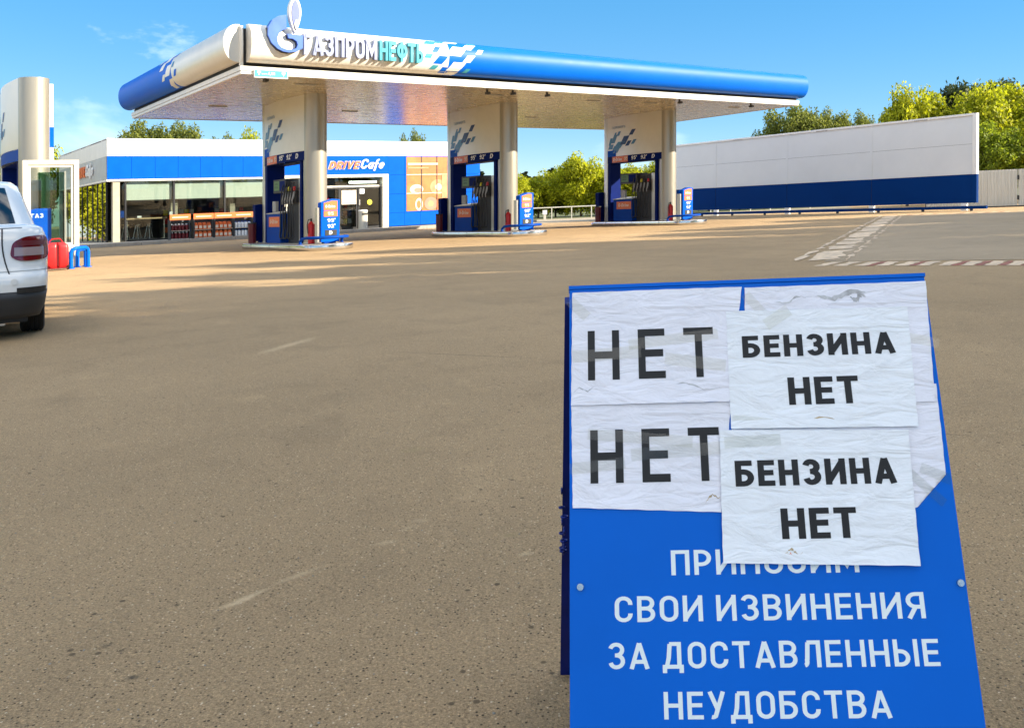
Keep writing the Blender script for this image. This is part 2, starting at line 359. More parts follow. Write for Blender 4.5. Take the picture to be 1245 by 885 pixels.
# ------------------------------------------------------------------ stroke lettering
def arc(cx, cy, rx, ry, a0, a1, n=9):
    return [(cx+rx*math.cos(math.radians(a0+(a1-a0)*i/n)), cy+ry*math.sin(math.radians(a0+(a1-a0)*i/n))) for i in range(n+1)]
def glyph(ch, t):
    k = t/2; B, T = k, 1-k
    def st(w): return k, w-k
    if ch in 'НH': w = .64; l, r = st(w); return w, [[(l, 0), (l, 1)], [(r, 0), (r, 1)], [(l, .5), (r, .5)]]
    if ch in 'ЕE': w = .54; l, r = st(w); return w, [[(l, 0), (l, 1)], [(l, T), (w, T)], [(l, B), (w, B)], [(l, .51), (w*.93, .51)]]
    if ch in 'ТT': w = .60; return w, [[(0, T), (w, T)], [(w/2, 0), (w/2, T)]]
    if ch == 'П': w = .62; l, r = st(w); return w, [[(l, 0), (l, 1)], [(r, 0), (r, 1)], [(l, T), (r, T)]]
    if ch == 'Г': w = .50; l, r = st(w); return w, [[(l, 0), (l, 1)], [(l, T), (w, T)]]
    if ch == 'И': w = .66; l, r = st(w); return w, [[(l, 0), (l, 1)], [(r, 0), (r, 1)], [(l, t*.6), (r, 1-t*.6)]]
    if ch in 'МM': w = .78; l, r = st(w); return w, [[(l, 0), (l, 1)], [(r, 0), (r, 1)], [(l, 1-t*.5), (w/2, .30), (r, 1-t*.5)]]
    if ch in 'АA': w = .68; return w, [[(k*.9, 0), (w/2, 1-k*.4)], [(w-k*.9, 0), (w/2, 1-k*.4)], [(w*.2, .27), (w*.8, .27)]]
    if ch == 'Л': w = .64; l, r = st(w); return w, [[(r, 0), (r, 1)], [(r, T), (w*.30, T)], [(w*.34, T), (w*.27, .30)]+arc(w*.13, .22, w*.13, .22-k, 20, -90, 6)]
    if ch == 'Д': w = .72; return w, [[(w*.80, B), (w*.80, 1)], [(w*.80, T), (w*.34, T)], [(w*.36, T), (w*.30, .4), (w*.20, B)], [(0, B), (w, B)], [(k, B), (k, -.16)], [(w-k, B), (w-k, -.16)]]
    if ch in 'ОO0': w = .62; l, r = st(w); R = (w-t)/2; return w, [arc(w/2, T-R, R, R, 0, 180)+arc(w/2, B+R, R, R, 180, 360)+[(r, T-R)]]
    if ch in 'СC': w = .60; l, r = st(w); R = (w-t)/2; return w, [[(r, T-R*1.15)]+arc(w/2, T-R, R, R, 0, 180)+arc(w/2, B+R, R, R, 180, 360)+[(r, B+R*1.15)]]
    if ch in 'РP': w = .58; l, r = st(w); R = (T-.42)/2; return w, [[(l, 0), (l, 1)], [(l, T)]+arc(r-R, T-R, R, R, 90, -90)+[(l, .42)]]
    if ch in 'ВB': w = .60; l, r = st(w); R = (T-.52)/2; R2 = (.52-B)/2; return w, [[(l, 0), (l, 1)], [(l, T)]+arc(r-R-.02, T-R, R, R, 90, -90)+[(l, .52)], [(l, .52)]+arc(r-R2, B+R2, R2, R2, 90, -90)+[(l, B)]]
    if ch in 'З3': w = .58; l, r = st(w); R = (T-.52)/2; R2 = (.52-B)/2; xa = r-R-.03-l; xb = r-R2-.01-l; return w, [arc(l+xa, T-R, xa, R, 165, 90, 5)+arc(r-R-.02, T-R, R, R, 90, -90)+[(w*.40, .52)], [(w*.40, .52)]+arc(r-R2, B+R2, R2, R2, 90, -90)+arc(l+xb, B+R2, xb, R2, 270, 195, 5)]
    if ch == 'Б': w = .60; l, r = st(w); R = (.56-B)/2; return w, [[(l, 0), (l, 1)], [(l, T), (w*.92, T)], [(l, .56)]+arc(r-R, B+R, R, R, 90, -90)+[(l, B)]]
    if ch == 'Ь': w = .56; l, r = st(w); R = (.56-B)/2; return w, [[(l, 0), (l, 1)], [(l, .56)]+arc(r-R, B+R, R, R, 90, -90)+[(l, B)]]
    if ch == 'Ы': w = .82; l = k; r = .54-k; R = (.56-B)/2; return w, [[(l, 0), (l, 1)], [(w-k, 0), (w-k, 1)], [(l, .56)]+arc(r-R, B+R, R, R, 90, -90)+[(l, B)]]
    if ch == 'Я': w = .60; l, r = st(w); R = (T-.44)/2; return w, [[(r, 0), (r, 1)], [(r, T)]+arc(l+R, T-R, R, R, 90, 270)+[(r, .44)], [(w*.50, .44), (k*.9, 0)]]
    if ch == 'У': w = .60; return w, [[(w-k, 1), (w*.42, .12)]+arc(w*.26, .20, w*.2, .2-k, -40, -110, 5), [(k, 1), (w*.53, .36)]]
    if ch == 'Ф': w = .80; R = (w-t)/2; return w, [[(w/2, 0), (w/2, 1)], arc(w/2, .53, R, .28, 90, 450, 24)]
    if ch in 'DД'[0]: w = .62; l, r = st(w); R = (w-t)*.62; return w, [[(l, 0), (l, 1)], [(l, T)]+arc(r-R, .5, R, .5-k, 90, -90, 14)+[(l, B)]]
    if ch == 'R': w = .60; l, r = st(w); R = (T-.44)/2; return w, [[(l, 0), (l, 1)], [(l, T)]+arc(r-R, T-R, R, R, 90, -90)+[(l, .44)], [(w*.48, .44), (w-k*.8, 0)]]
    if ch == 'I': return t, [[(k, 0), (k, 1)]]
    if ch == 'V': w = .64; return w, [[(k*.9, 1), (w/2, k*.4)], [(w-k*.9, 1), (w/2, k*.4)]]
    if ch == 'G': w = .64; l, r = st(w); R = (w-t)/2; return w, [[(r, T-R)]+arc(w/2, T-R, R, R, 0, 180)+arc(w/2, B+R, R, R, 180, 360)+[(r, .48), (w*.5, .48)]]
    if ch == 'a': w = .50; l, r = st(w); return w, [[(r, 0), (r, .66)], arc(w/2, .33, w/2-k, .33-k, 0, 360, 20)]
    if ch == 'e': w = .50; l, r = st(w); return w, [[(l, .33), (r, .36)]+arc(w/2, .33, w/2-k, .33-k, 5, 320, 16)]
    if ch == 'f': w = .38; return w, [arc(w*.72, .80, w*.30, .2-k, 60, 180, 6)+[(w*.42, -.22)], [(0, .56), (w*.9, .56)]]
    if ch == 'r': w = .36; return w, [[(k, 0), (k, .68)], arc(w*.62, .40, w*.62-k, .26, 170, 60, 5)]
    if ch == 'i': return t, [[(k, 0), (k, .66)], [(k, .82), (k, 1)]]
    if ch == 'v': w = .46; return w, [[(k*.9, .68), (w/2, 0)], [(w-k*.9, .68), (w/2, 0)]]
    if ch == '9': w = .56; R = (w-t)/2; return w, [arc(w/2, T-R*1.1, R, R*1.1, 0, 360, 18), [(w-k, T-R*1.1), (w-k, .34)]+arc(w/2, B+.26, R, .26, 0, -140, 8)]
    if ch == '5': w = .56; R = (w-t)/2; return w, [[(w*.94, T), (k*1.2, T), (k*1.1, .52)], [(k*1.1, .52)]+arc(w/2, B+.27, R, .27, 110, -150, 14)]
    if ch == '2': w = .56; R = (w-t)/2; return w, [arc(w/2, T-R, R, R, 165, -25, 10)+[(k*1.1, B), (w, B)]]
    if ch == '4': w = .60; return w, [[(w*.72, 0), (w*.72, 1), (k, .28), (w, .28)]]
    if ch == ',': return t, [[(k, t), (k*.6, -t)]]
    if ch == "'": return t*.8, [[(k, 1.05), (k*.4, .72)]]
    if ch == '-': w = .3; return w, [[(0, .42), (w, .42)]]
    return .30, []
def strip2d(pl, t):
    pts = [Vector(p) for p in pl]
    out = [pts[0]]
    for p in pts[1:]:
        if (p-out[-1]).length > 1e-5: out.append(p)
    pts = out; n = len(pts); closed = n > 3 and (pts[0]-pts[-1]).length < 1e-4
    if closed: pts = pts[:-1]; n -= 1
    Lf, Rt = [], []
    for i in range(n):
        a = pts[i-1] if (i > 0 or closed) else None; b = pts[(i+1) % n] if (i < n-1 or closed) else None
        d0 = (pts[i]-a).normalized() if a is not None else None; d1 = (b-pts[i]).normalized() if b is not None else None
        if d0 is None: d0 = d1
        if d1 is None: d1 = d0
        nrm = Vector((-(d0+d1).y, (d0+d1).x)); nrm = nrm.normalized() if nrm.length > 1e-6 else Vector((-d0.y, d0.x))
        cs = max(.45, nrm.dot(Vector((-d0.y, d0.x)))); m = t/2/cs
        Lf.append(pts[i]+nrm*m); Rt.append(pts[i]-nrm*m)
    return Lf, Rt, closed
def text_mb(txt, fn, u0, v0, h, width=None, t=.14, track=.12, slant=0., depth=0., step=.0003, base=0., space=.34, xs=1.):
    """fn(u, v, d) -> xyz; baseline at v0, cap height h; fits to a width when given"""
    gl = []; x = 0
    for ch in txt:
        w, ls = glyph(ch, t)
        if ch == ' ': x += space; continue
        gl.append((x, ls)); x += w+track
    tot = x-track; sx = (width/tot) if width else h*xs
    mb = MB(); k = 0
    for x, ls in gl:
        for i, pl in enumerate(ls):
            Lf, Rt, cl = strip2d(pl, t); n = len(Lf); k += 1
            top = base+depth+(i % 4)*step
            P = lambda q, d: fn(u0+(x+q[0]+slant*q[1])*sx, v0+q[1]*h, d)
            m = n if cl else n-1
            if depth <= 0:
                mb.add([P(q, top) for q in Lf]+[P(q, top) for q in Rt], [(j, (j+1) % n, n+(j+1) % n, n+j) for j in range(m)])
            else:
                f = []
                for j in range(m):
                    a, b = j, (j+1) % n
                    f += [(a, b, n+b, n+a), (2*n+a, 3*n+a, 3*n+b, 2*n+b), (a, 2*n+a, 2*n+b, b), (n+a, n+b, 3*n+b, 3*n+a)]
                if not cl: f += [(0, n, 3*n, 2*n), (n-1, 3*n-1, 4*n-1, 2*n-1)]
                mb.add([P(q, top) for q in Lf]+[P(q, top) for q in Rt]+[P(q, base) for q in Lf]+[P(q, base) for q in Rt], f)
    return mb

# ------------------------------------------------------------------ ground
g = MB()
xs_ = [-260, -60, -20, -6, 0, 6, 20, 60, 260]; ys_ = [-60, -8, 0, 4, 12, 40, 120, 420]
g.add([(x, y, 0) for y in ys_ for x in xs_], [(j*9+i, j*9+i+1, (j+1)*9+i+1, (j+1)*9+i) for j in range(7) for i in range(8)])
tag(g.build('ground', 'asphalt', T=TW), kind='structure')
# concrete-grey unloading pad on the right, bounded by painted lines
pad = MB(); pad.quad((4.55, 12.75, .004), (13.2, 8.75, .004), (22.0, 29.3, .004), (14.15, 33.2, .004))
tag(pad.build('unloading_pad', 'pad', T=TW), kind='structure')
# pavement in front of the shop and verge beyond
tag(box(-.9, 23.5, 17.9, 34, 0, .13).build('pavement', 'pave', T=TS, org=(0, 0, 0)), kind='structure').location = SH(W(0, 0))
kerb = thing('kerb', None, None, W(-.9, 17.85)); kerb['kind'] = 'structure'
kb = box(0, .985, -.14, 0.045, 0, .15)
k0 = kb.build('kerb_stone', 'concrete', kerb, bevel=.012)
for i in range(1, 24):
    c = k0.copy(); col.objects.link(c); c.parent = kerb; c.location = Vector(TS @ np.array([i, 0, 0]))
verge = MB(); verge.quad((-80, 57, .006), (90, 57, .006), (130, 300, .006), (-120, 300, .006))
tag(verge.build('verge', M('verge', (.10, .11, .035), .95, var=.3, scale=.8), T=TW), kind='structure')
strip = MB(); strip.quad((-40, 46, .005), (18, 46, .005), (22, 57.2, .005), (-40, 57.2, .005))
tag(strip.build('access_road', M('access_road', (.34, .28, .20), .9, var=.15, scale=1.5), T=TW), kind='structure')

# painted lines -----------------------------------------------------
def line_blocks(name, A, B, width, n, skew, skip=(), wear=0):
    A = np.array(A, float); B = np.array(B, float); d = B-A; Lg = np.linalg.norm(d); d /= Lg; nrm = np.array([-d[1], d[0]])
    root = thing(name, None, None, (A[0], A[1], .005)); root['kind'] = 'structure'
    seg = Lg/n
    for i in range(n):
        if i in skip: continue
        white = i % 2 == 0
        a = seg*i-(.012 if white else -.017); b = seg*(i+1)+(.012 if white else -.017)
        # ragged outline: worn paint
        pts = []
        for (u0, u1, w0, w1) in ((a, b, 0, 0), (b, b, 0, 1), (b, a, 1, 1), (a, a, 1, 0)):
            for k in range(5):
                f = k/5; u = u0+(u1-u0)*f; w = w0+(w1-w0)*f
                j = rnd.uniform(-1, 1)*(.012+wear*.05)
                P = d*(u+skew*w+j)+nrm*(w*width+rnd.uniform(-1, 1)*(.006+wear*.03))
                pts.append((P[0], P[1], 0))
        MB().quad(*pts).build('white_block' if white else 'red_block', 'paint_white' if white else 'paint_red', root, T=TW)
    return root
line_blocks('safety_line', (3.95, 12.17), (8.9, 9.47), .72, 44, .12, skip=(0, 1, 3, 5, 9, 13), wear=.2)
line_blocks('far_safety_line', (14.7, 33.35), (19.1, 31.45), .42, 22, .2, skip=(7, 17, 19), wear=.2)
# broad worn white hatch band running back from the near line
root = thing('worn_white_band', None, None, (4.5, 12.9, .0085)); root['kind'] = 'structure'
A = np.array([4.10, 12.9]); B = np.array([14.0, 33.3]); d = (B-A); Lb = np.linalg.norm(d); d /= Lb; nr = np.array([d[1], -d[0]])
for lane, (o0, w0) in enumerate(((0, .13), (.19, .46), (.72, .10))):
    u = rnd.uniform(.1, .4)
    while u < Lb-.3:
        ln = rnd.uniform(.8, 3.0) if lane == 1 else rnd.uniform(.6, 2.4); pts = []
        for k in range(8): pts.append((u+ln*k/8+rnd.uniform(-.03, .03), o0+rnd.uniform(-.03, .06)))
        for k in range(8): pts.append((u+ln*(1-k/8)+.12+rnd.uniform(-.04, .04), o0+w0+rnd.uniform(-.10, .04)))
        MB().quad(*[(*(A-np.array([4.5, 12.9])+d*a+nr*b), 0) for a, b in pts]).build('paint_patch', 'paint_white', root, T=TW)
        u += ln+rnd.uniform(.02, .16)
# loose grit close to the viewer
gs = MB()
for i in range(420):
    y = 1.2+rnd.random()**1.6*5; x = rnd.uniform(-.62, .62)*y; r = rnd.uniform(.0015, .0042)
    pts = [(x+rnd.uniform(.6, 1.2)*r*math.cos(a), y+rnd.uniform(.6, 1.2)*r*math.sin(a), r*rnd.uniform(.1, .4)) for a in (0, 1.2, 2.5, 3.8, 5.0)]
    gs.add(pts+[(x, y, r*.9)], [(k, (k+1) % 5, 5) for k in range(5)])
tag(gs.build('loose_grit', 'stone', T=TW), 'scattered loose grit on the asphalt', None, kind='stuff')

# ------------------------------------------------------------------ canopy
CL, CW = 22.55, 10.45
cz = thing('canopy', 'long flat station canopy with bulging blue and white fascia over the pump islands', 'canopy', W(0, 0, 4.5))
def cb(mb, name, mat, **k): return mb.build(name, mat, k.pop('parent', cz), T=TS, org=(0, 0, 4.5), **k)
# soffit planks
npl = 20
for i in range(npl):
    q0 = .05+(CW-.1)*i/npl; q1 = .05+(CW-.1)*(i+1)/npl-.012
    cb(MB().box(.05, CL-.05, q0, q1, 4.515, 4.535), 'soffit_plank', 'soffit')
cb(box(.3, CL-.3, .3, CW-.3, 4.56, 4.95), 'roof_deck', 'charcoal')
# band strips around the rim
def ring(o, th, z0, z1):
    m = MB(); m.box(-o, CL+o, -o, -o+th, z0, z1); m.box(-o, CL+o, CW+o-th, CW+o, z0, z1); m.box(-o, -o+th, -o+th, CW+o-th, z0, z1); m.box(CL+o-th, CL+o, -o+th, CW+o-th, z0, z1); return m
cb(ring(0, .06, 4.5, 4.572), 'lower_band', 'band_white')
cb(ring(.015, .09, 4.584, 4.692), 'upper_band', 'band_white')
cb(ring(-.02, .05, 4.572, 4.584), 'band_gap', 'black')
cb(ring(-.06, .05, 4.692, 4.78), 'shadow_gap', 'black')
cb(ring(-.07, .04, 4.78, 5.62), 'fascia_backing', 'charcoal')
# bulging fascia; cross-section is half a flattened ellipse
FZ0, FZ1 = 4.775, 5.70
def bulge(t):        # t 0..1 bottom to top -> outward offset, z
    a = math.pi*(t-.5); return .02+.40*max(0, math.cos(a))**.75, FZ0+(FZ1-FZ0)*(.5+.5*math.sin(a))
def fpt_front(p, t, d=0.):
    o, z = bulge(t); return (p, -o-d, z)
def fpt_left(q, t, d=0.):
    o, z = bulge(t); return (-o-d, q, z)
def fpt_right(q, t, d=0.):
    o, z = bulge(t); return (CL+o+d, q, z)
def fpt_back(p, t, d=0.):
    o, z = bulge(t); return (p, CW+o+d, z)
def fascia(fn, a, b, name, mat, cap=(True, True)):
    m = MB(); n = 18; N = max(1, int(abs(b-a)/1.5))
    m.grid(lambda u, v: fn(a+(b-a)*u, v), N, n)
    o = cb(m, name, mat, smooth=True)
    for e, yes in ((a, cap[0]), (b, cap[1])):
        if yes: cb(MB().add([fn(e, k/n) for k in range(n+1)], [tuple(range(n+1))]), 'end_cap', 'pearl', parent=o)
    return o
ff = fascia(fpt_front, .12, 5.75, 'front_fascia_white', 'band_white', (True, False))
fb = fascia(fpt_front, 5.75, CL+.05, 'front_fascia_blue', 'canopy_blue', (False, True))
tag(fb, 'bright blue bulging right section of the canopy front')
fl = fascia(fpt_left, .02, 4.4, 'side_fascia_white', 'pearl', (True, False))
fl2 = fascia(fpt_left, 4.4, CW+.05, 'side_fascia_blue', 'canopy_blue', (False, True))
fascia(fpt_right, .02, CW, 'side_fascia_blue', 'canopy_blue'); fascia(fpt_back, .1, CL, 'rear_fascia_blue', 'canopy_blue')
# white corner blade between the two fascias
cb(MB().box(-.03, .05, -.03, .05, 4.70, 5.66), 'corner_post', 'band_white')
cb(MB().extr([(.06, 4.80), (.06, 5.64), (-.06, 5.64), (-.10, 5.5), (-.12, 5.22), (-.10, 4.95), (-.05, 4.80)], lambda u, v, d: (.02-d, u, v), 0, .03), 'corner_blade', 'band_white')
# mosaic of lozenges where white turns to blue
def lozenge(fn, u, t, su, st, sk, mat, parent, d=.006):
    m = MB(); cor = [(-.5, -.5), (.5, -.5), (.5, .5), (-.5, .5)]
    rows = 3
    m.grid(lambda a, b: fn(u+su*(a-.5)+sk*(b-.5), t+st*(b-.5), d), 1, rows)
    return cb(m, 'mosaic_tile', mat, parent=parent)
for (u, t, su, st, sk, mat) in ((5.20, .80, .34, .14, .16, 'teal'), (5.10, .50, .22, .12, .12, 'cyan_letter'), (5.34, .62, .18, .12, .12, 'canopy_blue'),
        (5.52, .86, .30, .13, .16, 'teal'), (5.48, .42, .30, .16, .2, 'canopy_blue'), (5.62, .16, .22, .24, .12, 'canopy_blue'), (5.30, .26, .20, .1, .1, 'cyan_letter')):
    lozenge(fpt_front, u, t, su, st, sk, mat, ff)
for (u, t, su, st, sk, mat) in ((5.95, .90, .42, .16, .2, 'band_white'), (6.02, .62, .5, .20, .26, 'band_white'), (6.02, .30, .42, .2, .2, 'band_white'), (5.92, .10, .34, .16, .1, 'band_white'),
        (6.45, .74, .34, .15, .22, 'band_white'), (6.42, .48, .26, .14, .18, 'band_white'), (6.80, .64, .18, .10, .12, 'band_white'), (6.62, .90, .26, .12, .14, 'cyan_letter'), (6.40, .22, .16, .12, .1, 'cyan_letter')):
    lozenge(fpt_front, u, t, su, st, sk, mat, fb)
for (u, t, su, st, sk, mat) in ((4.75, .78, .5, .18, -.3, 'band_white'), (4.66, .50, .44, .20, -.26, 'band_white'), (5.25, .64, .36, .16, -.24, 'band_white'), (4.60, .24, .36, .16, -.2, 'pearl'), (5.15, .40, .24, .12, -.2, 'pearl'), (5.60, .80, .24, .12, -.2, 'pearl'), (4.70, .10, .3, .12, -.1, 'pearl')):
    lozenge(fpt_left, u, t, su, st, sk, mat, fl2)
for (u, t, su, st, sk, mat) in ((4.15, .80, .24, .12, -.2, 'canopy_blue'), (4.05, .40, .2, .12, -.16, 'canopy_blue'), (4.22, .58, .16, .1, -.1, 'teal')):
    lozenge(fpt_left, u, t, su, st, sk, mat, fl)
# raised lettering
FN = lambda u, v, d: (u, -.34-d, v)
cb(text_mb('ГАЗПРОМ', FN, 1.42, 4.985, .525, width=2.04, t=.19, track=.10, slant=0, depth=.15, step=.004), 'lettering', 'chrome_letter', parent=ff)
cb(text_mb('НЕФТЬ', FN, 3.54, 4.985, .525, width=1.34, t=.19, track=.09, slant=0, depth=.15, step=.004), 'lettering', 'cyan_letter', parent=ff)
# emblem: a G ring with a flame, standing on the fascia
def em(pts): return [(.475+(x-500)/355*.90, 5.003+(497-y)/442*.93) for x, y in pts]
Gp = [(690, 60), (620, 78), (550, 132), (510, 215), (505, 310), (540, 400), (600, 462), (660, 490), (720, 497), (790, 481), (858, 437), (862, 285), (700, 283), (712, 332), (757, 333), (795, 360), (806, 400), (792, 440), (748, 464), (690, 465), (640, 446), (606, 405), (596, 340), (616, 282), (652, 242), (690, 225)]
cb(MB().extr(em(Gp), FN, .02, .17), 'emblem_ring', 'logo_blue', parent=ff)
cb(MB().extr(em([(x+(x-690)*-.03-6, y+7) for x, y in Gp]), FN, -.02, .10), 'emblem_ring_edge', 'charcoal', parent=ff)
def lens(cx, yt, yb, ym, hw, n=10):
    r = []
    for i in range(n+1):
        f = i/n; y = yt+(yb-yt)*f; r.append((cx+hw*math.sin(math.pi*f**.8)**.9, y))
    return r+[(2*cx-x, y) for x, y in r[::-1][1:-1]]
cb(MB().extr(em(lens(775, -165, 272, 0, 62)), FN, .06, .20), 'flame', 'band_white', parent=ff)
cb(MB().extr(em(lens(777, -120, 240, 0, 40)), FN, .20, .215), 'flame_body', 'logo_lav', parent=ff)
cb(MB().extr(em(lens(783, 110, 238, 0, 20)), FN, .215, .23), 'flame_core', 'band_white', parent=ff)
# small fittings under the soffit
for (p, q) in ((2.2, 1.2), (8.6, 1.3), (15.5, 1.3), (20.3, 1.4), (1.6, 6.5), (12.9, 1.5), (6.2, 6.6), (14.2, 6.6)):
    cb(MB().box(p-.28, p+.28, q-.07, q+.07, 4.495, 4.514), 'recessed_light', 'grey_plastic')
for (p, q) in ((.75, .35), (8.55, .35), (9.9, .35), (16.0, .35), (20.0, .35), (7.7, .5)):
    m = MB(); m.cyl(p, q, 4.44, 4.515, .035, 10); m.box(p-.05, p+.05, q-.11, q+.05, 4.38, 4.45); cb(m, 'camera_bracket', 'charcoal')
# clearance plate hung on the rim
cs = thing('clearance_sign', 'small light blue height clearance plate with arrows at the canopy corner', 'sign', W(.75, -.045, 4.42))
co = (.75, -.03, 4.42)
cs0 = box(.31, 1.18, -.045, -.02, 4.42, 4.61).build('plate', 'white', cs, org=co)
box(.32, 1.17, -.049, -.045, 4.445, 4.605).build('face', M('clear_blue', (.05, .38, .72), .4), cs, org=co)
FC = lambda u, v, d: (u, -.052-d, v)
text_mb('4,5М', FC, .66, 4.495, .07, t=.2, track=.12).build('lettering', 'white', cs, org=co)
text_mb('ВЫСОТА', FC, .50, 4.50, .03, width=.14, t=.16).build('lettering', 'white', cs, org=co)
for x in (.43, 1.06):
    MB().extr([(x-.015, 4.50), (x-.015, 4.53), (x-.045, 4.53), (x-.045, 4.58), (x+.045, 4.58), (x+.045, 4.53), (x+.015, 4.53), (x+.015, 4.50), (x+.0, 4.47)], FC, 0, .001).build('arrow', 'white', cs, org=co)

# ------------------------------------------------------------------ pump islands
P_I = (2.99, 10.07, 18.0)
ISL = ('nearest, leftmost', 'middle', 'farthest, rightmost')
def rrect(x0, x1, y0, y1, r0, r1, n=8):   # r0 at the y0 end, r1 at the y1 end
    P = []
    for cx, cy, r, a in ((x1-r0, y0+r0, r0, -90), (x1-r1, y1-r1, r1, 0), (x0+r1, y1-r1, r1, 90), (x0+r0, y0+r0, r0, 180)):
        P += [(cx+r*math.cos(math.radians(a+90*i/n)), cy+r*math.sin(math.radians(a+90*i/n))) for i in range(n+1)]
    return P
OI = (.2, 4.0, 0)
def isl_island(i):
    t = thing('pump_island', f'low steel rimmed pump island, {ISL[i]} of the three', 'pump island', W(P_I[i]+OI[0], OI[1]), 'pump islands under the canopy')
    if i: return t
    MB().prism(rrect(-.68, .84, 1.12, 6.75, .70, .45), 0, .15).build('rim', 'island_rim', t, org=OI, bevel=.02, smooth=True)
    MB().prism(rrect(-.60, .76, 1.20, 6.67, .64, .40), .15, .156).build('top_slab', 'concrete', t, org=OI)
    for q in (2.6, 4.1, 5.6): box(-.684, -.675, q, q+.012, .02, .145).build('rim_joint', 'charcoal', t, org=OI)
    return t
def bow(q, d=0.):        # side panels bow outwards
    return -.13*math.sin(math.pi*min(1, max(0, (q-3.1)/3.1)))-d
OP = (.34, 4.8, .156)
PYL = ('nearest pylon, in front of the cafe doors', 'middle pylon', 'pylon nearest the long white wall')
def pylon_parts(t, org, top, gas=False):
    def b(mb, name, mat, **k): return mb.build(name, mat, k.pop('parent', t), org=org, **k)
    zb = .156
    b(MB().cyl(.34, 3.1, zb, top, .34, 40), 'front_column', 'silver_col', smooth=True)
    b(MB().prism(rrect(.0, .68, 6.2, 6.49, .02, .13), zb, top), 'rear_post', 'silver', smooth=True)
    b(MB().cyl(.34, 3.1, zb, zb+.04, .36, 40), 'column_base', 'steel', smooth=True)
    N = 14
    for side in (0, 1):
        f = (lambda q, z, d=0.: (bow(q, d), q, z)) if side == 0 else (lambda q, z, d=0.: (.68-bow(q, d), q, z))
        pn = b(MB().grid(lambda u, v: f(3.1+3.1*u, 2.87+(top-2.87)*v), N, 1), 'side_panel', 'pearl', smooth=True)
        # graphic: blue fade of lozenges
        def loz(q, z, sq, sz, sk, mat, d=.006):
            m = MB(); m.grid(lambda u, v: f(q-sq*(u-.5)-sk*(v-.5), z+sz*(v-.5), d), 2, 2); b(m, 'lozenge', mat, parent=pn)
        for (q, z, sq, sz, sk, mat) in ((5.90, 3.00, .58, .26, .0, 'blue_panel'), (5.62, 3.16, .46, .30, .26, 'rhomb_mid'), (5.40, 3.33, .46, .26, .30, 'teal'),
                (5.05, 3.50, .34, .34, .26, 'rhomb_dark'), (4.60, 3.80, .22, .22, .18, 'rhomb_dark'), (4.83, 3.36, .22, .20, .18, 'rhomb_dark'), (4.52, 3.40, .18, .18, .16, 'rhomb_mid'),
                (5.72, 3.60, .24, .34, .20, 'rhomb_mid'), (5.42, 3.80, .16, .18, .12, 'rhomb_mid'), (5.98, 3.50, .16, .3, .14, 'teal'), (5.96, 3.28, .3, .2, .1, 'rhomb_mid'), (5.66, 3.78, .12, .16, .1, 'rhomb_mid')):
            loz(q, z, sq, sz, sk, mat)
        if not gas:
            hp = b(MB().grid(lambda u, v: f(3.1+3.1*u, 2.60+.27*v), N, 1), 'header_panel', 'dark_blue', smooth=True)
            b(MB().grid(lambda u, v: f(4.86+1.0*u, 2.61+.25*v, .006), 6, 1), 'orange_strip', 'orange', parent=hp)
            if side == 0:
                FT = lambda u, v, d: f(-u, v, .010+d)
                for tx, q, w, h, mm in (('G-Drive', 5.80, .56, .14, 'white'), ('95', 5.08, .2, .15, 'cream'), ("95'", 4.66, .30, .15, 'white'), ("92'", 4.14, .30, .15, 'white'), ('D', 3.58, .14, .15, 'white')):
                    b(text_mb(tx, FT, -q, 2.67, h, width=w, t=.18, slant=.12), 'lettering', mm, parent=hp)
                b(text_mb('ГАЗПРОМНЕФТЬ', FT, -5.86, 4.02, .10, width=.85, t=.13), 'lettering', 'rhomb_mid', parent=pn)
        else:
            hp = b(MB().grid(lambda u, v: f(3.1+3.1*u, 2.60+.29*v), N, 1), 'header_panel', 'mid_blue', smooth=True)
            if side == 0: b(text_mb('ГАЗ', lambda u, v, d: f(-u, v, .01+d), -5.9, 2.67, .15, width=.5, t=.18, slant=.12), 'lettering', 'white', parent=hp)
    b(box(.02, .66, 3.12, 6.2, 2.585, 2.60), 'header_soffit', 'dark_blue')
    b(box(.02, .60, 6.03, 6.2, zb, 2.585), 'back_panel', 'dark_blue')
    b(box(.02, .66, 3.36, 3.48, zb, 2.585), 'inner_jamb', 'dark_blue')
def isl_pylon(i):
    t = thing('canopy_pylon', f'silver rounded column and graphic side panels, {PYL[i]}', 'pylon', W(P_I[i]+OP[0], OP[1], OP[2]), 'pylons carrying the canopy')
    if i == 0: pylon_parts(t, OP, 4.515)
    return t
OD = (.3, 4.5, .156)
DSP = ('nearest pylon', 'middle pylon', 'rightmost pylon')
